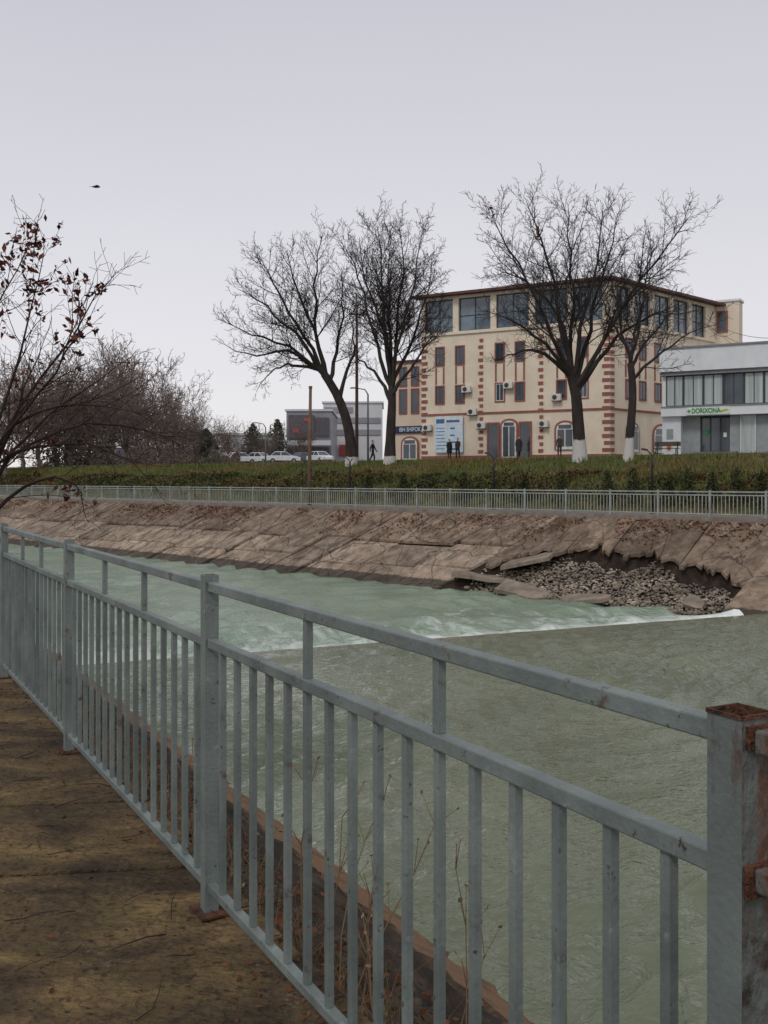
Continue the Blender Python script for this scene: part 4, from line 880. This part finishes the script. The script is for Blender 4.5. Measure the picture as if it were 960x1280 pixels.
for i,pxn in enumerate((926,944,965,990,1020,1060)):
    xn=FWh.a(pxn); fb(x,xn-.06,GZ-.6,5.947,-1.19,-.3,'shopfront_panel','poster' if i%2==0 else 'blind'); fb(xn-.057,xn,GZ-.6,5.947,-1.19,-.15,'shopfront_post','white'); x=xn+.003
fb(FWh.a(866),FWh.a(925),GZ-.4,GZ+.07,-.5,.9,'step','pave'); fb(FWh.a(868),FWh.a(922),GZ+.073,GZ+.19,-.5,.5,'step','pave')
sx0,sx1=FWh.a(860),FWh.a(914)
sg=fb(sx0,sx1,6.0,6.5,.355,.42,'sign_board','frame')
text('DORIXONA',.46,FWh.pt(sx0+.36+.92,.43,6.25),FWh.d,(0,0,1),M['green'],sg,sx=.76,bold=.02)
cx=sx1-.38; mb=MB(); P=[]
for i in range(16):
    t=2*math.pi*i/16; P.append(FWh.pt(cx+.3*math.cos(t),.421,6.25+.075*math.sin(t)+.05*math.cos(t)))
mb.extr(P,FWh.n*.02); mb.build('sign_emblem',M['lime'],sg)
mb=MB(); FWh.box(mb,sx0+.13,sx0+.2,6.13,6.37,.421,.44); FWh.box(mb,sx0+.05,sx0+.13,6.215,6.285,.421,.44); FWh.box(mb,sx0+.2,sx0+.28,6.215,6.285,.421,.44); mb.build('sign_cross',M['green'],sg)
# bench in front
p=FWh.pt(FWh.a(848),3.2,0); gzb=gz(e_of(p.x,p.y)); bn=thing('bench','dark wooden bench beside the slim tree near the white building','bench',(p.x,p.y,gzb))
mb=MB(); mb.obox(tuple(p.xy),FWh.d,.85,.22,gzb+.43,gzb+.47); mb.build('seat',M['wood'],bn)
mb=MB(); mb.obox(tuple((p-FWh.n*.3).xy),FWh.d,.85,.02,gzb+.6,gzb+.9); mb.build('backrest',M['wood'],bn)
for sgn in (-1,1):
    q=p+FWh.d*.65*sgn
    mb=MB(); mb.obox(tuple((q+FWh.n*.15).xy),FWh.d,.03,.03,gzb-.05,gzb+.43); mb.build('leg',M['black'],bn)
    mb=MB(); mb.obox(tuple((q-FWh.n*.262).xy),FWh.d,.03,.015,gzb-.05,gzb+.9); mb.build('leg',M['black'],bn)
# ---------- left background buildings
def block(name,label,px0,px1,pytop,Y,depth,mt):
    x0,x1=U(px0)*Y,U(px1)*Y; zt=H+(HY-pytop)*Y/F; zb=gz(e_of((x0+x1)/2,Y))-.5
    r=thing(name,label,'building',((x0+x1)/2,Y,zb)); mb=MB(); mb.box(x0,x1,Y,Y+depth,zb,zt); mb.build('wall',M[mt],r)
    mb=MB(); mb.box(x0-.3,x1+.3,Y-.3,Y+depth+.3,zt+.003,zt+.4); mb.build('roof',M['mallpale'],r)
    return r,x0,x1,zb,zt
r,x0,x1,zb,zt=block('shopping_building','grey shopping building with a dark screen beyond the parked cars',358,414,514,200,25,'mallglass')
g=lambda px,Y=200:U(px)*Y
def zpy(py,Y): return H+(HY-py)*Y/F
mb=MB(); mb.box(g(361),g(393),199.2,199.9,zpy(548,200),zpy(519,200)); sc=mb.build('screen',M['screen'],r)
mb=MB(); mb.box(g(366),g(374),199.1,199.18,zpy(541,200),zpy(536,200)); mb.build('screen_print',M['red'],sc)
mb=MB(); mb.box(g(380),g(390),199.1,199.18,zpy(527,200),zpy(523,200)); mb.build('screen_print',M['red'],sc)
mb=MB(); mb.box(g(396),g(411),199.5,199.9,zpy(545,200),zpy(522,200)); mb.build('window',M['screen'],r)
mb=MB(); mb.box(g(358),g(414),198.0,199.1,zpy(557,200),zpy(551,200)); mb.build('canopy',M['mallpale'],r)
for px in np.arange(360,412,9.0):
    mb=MB(); mb.box(g(px),g(px)+1.0,199.4,199.95,zb+.5,zpy(559,200)); mb.build('shop_window',M['screen'],r)
r,x0,x1,zb,zt=block('office_building','pale low office building with ribbon windows between the two middle trees',404,478,504,230,20,'mallpale')
for i,(py,q0_,q1_) in enumerate(((509,.02,.5),(522,.04,.97),(537,.04,.97))):
    mb=MB(); mb.box(x0+(x1-x0)*q0_,x0+(x1-x0)*q1_,229.8,229.95,zpy(py+7,230),zpy(py,230)); mb.build('ribbon_window',M['mallglass'],r)
mb=MB(); mb.box(g(424,230),g(436,230),229.6,229.78,zpy(570,230),zpy(556,230)); mb.build('shop_sign',M['red'],r)
mb=MB(); mb.box(g(408,230),g(421,230),229.6,229.78,zpy(574,230),zpy(556,230)); mb.build('shop_window',M['screen'],r)
r,x0,x1,zb,zt=block('low_building','pale low building behind the parked white cars',262,342,544,190,18,'mallpale')
for i in range(5):
    xa=x0+1+i*2.2; mb=MB(); mb.box(xa,xa+1.3,189.8,189.95,zb+2.0,zb+4.2); w=mb.build('window',M['frame'],r); mb=MB(); mb.box(xa+.1,xa+1.2,189.76,189.795,zb+2.1,zb+4.1); mb.build('pane',M['mallglass'],w)
mb=MB(); mb.box(g(318,190),g(334,190),189.6,189.9,zpy(560,190),zpy(549,190)); mb.build('billboard',M['screen'],r)
r,x0,x1,zb,zt=block('shop_row','grey row of low shops behind the hazy bare trees at left',120,252,540,200,15,'mallglass')
for i in range(7):
    xa=x0+1.2+i*2.9; mb=MB(); mb.box(xa,xa+2.0,199.7,199.95,zb+.6,zb+4.0); w=mb.build('shop_window',M['screen'],r)
    mb=MB(); mb.box(xa-.2,xa+2.2,199.4,199.9,zb+4.5,zb+5.6); mb.build('sign_board',M['mallpale'],r)
# ---------- cars
def make_car(label,loc,rz,mt,group):
    r=thing('parked_car',label,'car',loc,rz,group)
    prof_=[(-2.1,.32),(-2.2,.55),(-2.16,.86),(-1.45,.95),(1.0,.95),(1.75,.86),(2.12,.7),(2.18,.45),(2.1,.28)]
    mb=MB(); mb.extr([(x,-.84,z) for x,z in prof_],(0,1.68,0)); mb.build('body',M[mt],r,bevel=.07,local=True)
    mb=MB(); mb.hexa([(-1.55,-.76,.951),(1.05,-.76,.951),(1.05,.76,.951),(-1.55,.76,.951),(-1.05,-.6,1.40),(.3,-.6,1.40),(.3,.6,1.40),(-1.05,.6,1.40)]); mb.build('window_glass',M['glass'],r,bevel=.02,local=True)
    mb=MB(); mb.hexa([(-1.1,-.63,1.402),(.36,-.63,1.402),(.36,.63,1.402),(-1.1,.63,1.402),(-1.0,-.55,1.47),(.22,-.55,1.47),(.22,.55,1.47),(-1.0,.55,1.47)]); mb.build('roof',M[mt],r,bevel=.02,local=True)
    for sy in (-1,1):
        for (xa,xb) in ((-1.57,-1.07),(-.3,-.3),(1.07,.32)):
            mb=MB(); mb.bar((xa,sy*.77,.94),(xb,sy*.61,1.41),.07,.05); mb.build('pillar',M[mt],r,local=True)
        for x in (-1.32,1.32):
            mb=MB(); mb.tube([(x,sy*.68,.31),(x,sy*.86,.31)],.31,16); w=mb.build('wheel',M['tyre'],r,local=True); mb=MB(); mb.tube([(x,sy*.861,.31),(x,sy*.875,.31)],.19,12); mb.build('rim',M['steel'],w,local=True)
        mb=MB(); mb.box(2.06,2.17,sy*.6-.16,sy*.6+.16,.6,.74); mb.build('headlight',M['lamp'],r,local=True)
        mb=MB(); mb.box(-2.23,-2.14,sy*.62-.14,sy*.62+.14,.62,.82); mb.build('taillight',M['tail'],r,local=True)
    return r
cars=[(300,128,'carwhite',.5,'white parked car at the left end of the row of cars'),(325,132,'carwhite',-.6,'white parked car second from the left in the row'),(354,126,'carwhite',.12,'white parked sedan seen side on, third from the left in the row'),
      (379,136,'cargrey',.9,'dark grey parked car just right of the brown pole base'),(400,128,'carwhite',-1.0,'white parked car at the right end of the row by the leaning tree')]
for px,Y,mt,rz,lab in cars:
    X=U(px)*Y; make_car(lab,(X,Y,gz(e_of(X,Y))),rz,mt,'cars parked on the far street')
# ---------- poles
s=far_px(387,.5); p=far(s,.5,0); po=thing('utility_pole','brown rusty pole rising from the far railing left of the leaning tree','pole',p)
mb=MB(); mb.tube([(p.x,p.y,-.1),(p.x,p.y,3.5),(p.x+.05,p.y,7.4)],[.13,.115,.095],10); mb.build('shaft',M['polerust'],po,smooth=True)
mb=MB(); mb.tube([(p.x+.05,p.y,7.39),(p.x+.05,p.y,7.55)],[.12,.12],10); mb.build('cap',M['polerust'],po)
pts=at(446,577,78); po=thing('utility_pole','tall dark pole standing between the two middle trees','pole',(pts.x,78,2.9))
mb=MB(); mb.tube([(pts.x,78,2.7),(pts.x,78,9),(pts.x,78,15)],[.14,.12,.09],8); mb.build('shaft',M['polerust'],po,smooth=True)
mb=MB(); mb.bar((pts.x-.6,77.9,14.5),(pts.x+.6,77.9,14.5),.08,.1); mb.build('crossarm',M['polerust'],po)
for px,Y,top,lab in ((460,82,487,'thin grey street lamp right of the two middle trees'),(332,110,530,'thin grey street lamp behind the parked white cars')):
    b=at(px,577,Y); zb=gz(e_of(b.x,Y)); zt=zpy(top,Y); po=thing('street_lamp',lab,'street lamp',(b.x,Y,zb))
    mb=MB(); mb.tube([(b.x,Y,zb-.1),(b.x,Y,zt-.4),(b.x-.25,Y,zt),(b.x-.9,Y,zt+.12)],[.09,.07,.05,.04],8); mb.build('pole',M['steel'],po,smooth=True)
    mb=MB(); mb.hexa([(b.x-1.5,Y-.12,zt+.08),(b.x-.85,Y-.12,zt+.08),(b.x-.85,Y+.12,zt+.08),(b.x-1.5,Y+.12,zt+.08),(b.x-1.4,Y-.08,zt+.2),(b.x-.85,Y-.08,zt+.2),(b.x-.85,Y+.08,zt+.2),(b.x-1.4,Y+.08,zt+.2)]); mb.build('lamp_head',M['steel'],po)
for px,nm in ((437,'left'),(617,'middle'),(815,'right')):
    s=far_px(px,1.7); p=far(s,1.7,0); po=thing('lamp_post','short black lamp post with an angled head behind the far railing, %s of three'%nm,'lamp post',p,0,'black lamp posts behind the far railing')
    mb=MB(); mb.tube([(p.x,p.y,0),(p.x,p.y,2.3),(p.x+.02,p.y,2.75)],[.07,.06,.055],8); mb.build('pole',M['black'],po,smooth=True)
    mb=MB(); mb.tube([(p.x,p.y,0.0),(p.x,p.y,.3)],[.1,.08],8); mb.build('base',M['black'],po)
    mb=MB(); mb.tube([(p.x-.28,p.y,3.05),(p.x-.05,p.y,2.85),(p.x+.02,p.y,2.7),(p.x+.1,p.y,2.85),(p.x+.2,p.y,2.95)],[.03,.035,.04,.035,.03],6); mb.build('arm',M['black'],po,smooth=True)
    mb=MB(); mb.hexa([(p.x-.5,p.y-.1,3.03),(p.x-.22,p.y-.1,2.98),(p.x-.22,p.y+.1,2.98),(p.x-.5,p.y+.1,3.03),(p.x-.48,p.y-.06,3.12),(p.x-.22,p.y-.06,3.07),(p.x-.22,p.y+.06,3.07),(p.x-.48,p.y+.06,3.12)]); mb.build('lamp_head',M['black'],po)
# overhead cables from the cream building to the right
A0=FR.pt(13,.3,16.6)
for i,(dx,dz,nm) in enumerate(((0,0,'upper'),(.5,-.8,'middle'),(1.5,-1.5,'lower'))):
    cb=MB(); p0=A0+Vector((dx,0,dz)); p1=at(1010,420+i*14,62); pts=[]
    for k in range(13):
        t=k/12; q=p0.lerp(p1,t); q.z-=1.0*math.sin(math.pi*t); pts.append(q)
    cb.tube(pts,.018,4,False)
    tag(cb.build('overhead_cable',M['black']),'thin dark overhead cable running right from the cream building, %s of three'%nm,'cable')
# ---------- people
def person(label,px,pos,rz,mat,hair,coat=None,seed=0,walk=0.0,sc=1.0):
    r=thing('person',label,'person',pos,rz)
    w=walk
    J=[(0,0,.95,.135),(0,0,1.16,.125),(0,.01,1.38,.15),(0,.0,1.5,.06),(0,-.015,1.58,.072),(0,-.02,1.66,.098),(0,-.005,1.735,.075),
       (-.18,.01,1.42,.07),(-.235,.02+w*.15,1.15,.055),(-.22,-.05+w*.25,.93,.04),(-.215,-.08+w*.3,.84,.042),
       (.18,.01,1.42,.07),(.235,.02-w*.15,1.15,.055),(.22,-.05-w*.25,.93,.04),(.215,-.08-w*.3,.84,.042),
       (-.095,0,.88,.105),(-.1,-.02-w*.18,.5,.07),(-.1,.03-w*.2,.085,.048),(-.11,-.14-w*.22,.045,.042),
       (.095,0,.88,.105),(.1,-.02+w*.2,.5,.07),(.1,.05+w*.42,.1,.048),(.11,-.12+w*.4,.045,.042),(0,-.125,1.635,.022)]
    Eg_=[(0,1),(1,2),(2,3),(3,4),(4,5),(5,6),(2,7),(7,8),(8,9),(9,10),(2,11),(11,12),(12,13),(13,14),(0,15),(15,16),(16,17),(17,18),(0,19),(19,20),(20,21),(21,22),(5,23)]
    me=bpy.data.meshes.new('body'); me.from_pydata([j[:3] for j in J],Eg_,[]); me.update()
    ob=link(me,'body',mat,r); ob.modifiers.new('skin','SKIN')
    if not me.skin_vertices: me.skin_vertices.new()
    sv_=me.skin_vertices[0].data
    for i,j in enumerate(J): sv_[i].radius=(j[3],j[3]*(.75 if i in(0,1,2) else 1)); sv_[i].use_root=(i==0)
    sb=ob.modifiers.new('sub','SUBSURF'); sb.levels=1; sb.render_levels=2
    V=ICV.copy()*np.array([.098,.108,.1])+np.array([0,.012,1.69]); keep=[f for f in ICF if not any((ICV[v][1]<-.35 and ICV[v][2]<.35) or ICV[v][2]<-.6 for v in f)]
    np_obj('hair',V,np.array(keep),hair,r,smooth=True,local=True)
    if coat is not None:
        b=MB()
        for z,rx,ry in ((.55,.27,.2),(.8,.235,.175),(1.05,.2,.15),(1.3,.225,.165),(1.45,.15,.12)):
            for k in range(14):
                t=2*math.pi*k/14; b.v.append((rx*math.cos(t)*(1+.04*math.sin(3*t)),ry*math.sin(t),z))
        for i in range(4):
            for k in range(14): j=(k+1)%14; b.f.append((i*14+k,i*14+j,(i+1)*14+j,(i+1)*14+k))
        b.build('coat',coat,r,smooth=True,local=True)
    r.scale=(sc,)*3
    return r
sk=c(196,150,124)
pm1=clothing('dark_clothes',c(20,20,20),c(32,32,38),c(30,30,34),sk); pm2=clothing('brown_clothes',c(24,22,20),c(40,38,40),c(58,48,44),sk)
cd=flat('dark_coat',c(32,32,36),rough=.9); cd2=flat('charcoal_coat',c(48,48,54),rough=.9)
for lab,px,o_,rz,mt,ct_,w_,sc_ in (('person in dark coat standing before the wall banner, left of a pair',572,1.6,.4,pm1,cd,0.0,.98),('person in dark jacket standing before the wall banner, right of a pair',581,1.4,-.6,pm2,None,.3,1.02),('person in a long dark coat near the middle door of the cream building',656,1.3,.2,pm1,cd2,.4,1.03)):
    p=FL.pt(FL.a(px),o_,0); p.z=gz(e_of(p.x,p.y)); person(lab,px,p,rz,mt,M['hair'],ct_,walk=w_,sc=sc_)
p=at(466,577,77); p.z=gz(e_of(p.x,77)); person('person in dark clothes walking between the middle trees and the pale narrow building',466,p,1.3,pm1,M['hair'],None,walk=.8)
p=FL.pt(FL.a(710),2.0,0); p.z=gz(e_of(p.x,p.y)); person('person in brown jacket standing by the arched window behind the tallest trunk',710,p,-.3,pm2,M['hair'],None,walk=.2)
# ---------- bird
p=at(120,234,55); b=MB()
bp_=[(-.22,0,.0),(-.12,0,.01),(0,0,.02),(.12,0,.03),(.19,0,.04),(.24,0,.035)]; b.tube(bp_,[.02,.05,.065,.05,.04,.008],8)
for sy in (-1,1):
    top=[(.1,sy*.04,.03),(.12,sy*.2,.1),(.03,sy*.42,.09),(-.08,sy*.3,.08),(-.08,sy*.04,.02)]; b.extr(top,(0,0,.012))
b.extr([(-.2,-.02,0),(-.36,-.07,-.01),(-.36,.07,-.01),(-.2,.02,0)],(0,0,.01))
ob=b.build('bird',M['bird']); ob.location=p; ob.rotation_euler=(R_(12),0,R_(25)); tag(ob,'small dark bird flying in the grey sky at upper left','bird')
# ---------- light, world, camera
w=bpy.data.worlds.new('World'); scene.world=w; w.use_nodes=True; nt=w.node_tree; nd=nt.nodes; lk=nt.links
bg=nd['Background']; out=nd['World Output']
sky=nd.new('ShaderNodeTexSky'); sky.sky_type='NISHITA'; sky.sun_disc=False; sky.sun_elevation=R_(48); sky.sun_rotation=R_(150)
lk.new(sky.outputs[0],bg.inputs['Color']); bg.inputs['Strength'].default_value=.012
tc=nd.new('ShaderNodeTexCoord'); sp=nd.new('ShaderNodeSeparateXYZ'); lk.new(tc.outputs['Generated'],sp.inputs[0])
rp=nd.new('ShaderNodeValToRGB'); el=rp.color_ramp.elements; el[0].position=0.0; el[0].color=(.78,.75,.765,1); el[1].position=.5; el[1].color=(.53,.53,.58,1)
e=el.new(.18); e.color=(.715,.695,.725,1)
nz_=nd.new('ShaderNodeTexNoise'); nz_.inputs['Scale'].default_value=2.2; nz_.inputs['Detail'].default_value=4; lk.new(tc.outputs['Generated'],nz_.inputs['Vector'])
ma=nd.new('ShaderNodeMath'); ma.operation='MULTIPLY_ADD'; ma.inputs[1].default_value=.12; lk.new(nz_.outputs['Fac'],ma.inputs[0]); lk.new(sp.outputs['Z'],ma.inputs[2])
sb=nd.new('ShaderNodeMath'); sb.operation='SUBTRACT'; sb.inputs[1].default_value=.06; lk.new(ma.outputs[0],sb.inputs[0])
lk.new(sb.outputs[0],rp.inputs['Fac'])
b2=nd.new('ShaderNodeBackground'); lk.new(rp.outputs['Color'],b2.inputs['Color']); b2.inputs['Strength'].default_value=1.0
ad=nd.new('ShaderNodeAddShader'); lk.new(bg.outputs[0],ad.inputs[0]); lk.new(b2.outputs[0],ad.inputs[1]); lk.new(ad.outputs[0],out.inputs['Surface'])
sl=bpy.data.lights.new('sun','SUN'); sl.energy=1.1; sl.angle=R_(14); sl.color=(1,.97,.93); so=bpy.data.objects.new('sun',sl); COL.objects.link(so)
so.rotation_euler=(R_(42),0,R_(150-180+0))
cam=bpy.data.cameras.new('camera'); co=bpy.data.objects.new('camera',cam); COL.objects.link(co); co.location=(0,0,H); co.rotation_euler=(R_(90),0,0)
cam.sensor_fit='AUTO'; cam.sensor_width=36; cam.lens=36*F/1280; cam.shift_y=-40/1280; cam.clip_start=.05; cam.clip_end=3000
scene.camera=co
scene.view_settings.view_transform='Standard'
try: scene.view_settings.look='None'
except Exception: pass
scene.view_settings.exposure=0
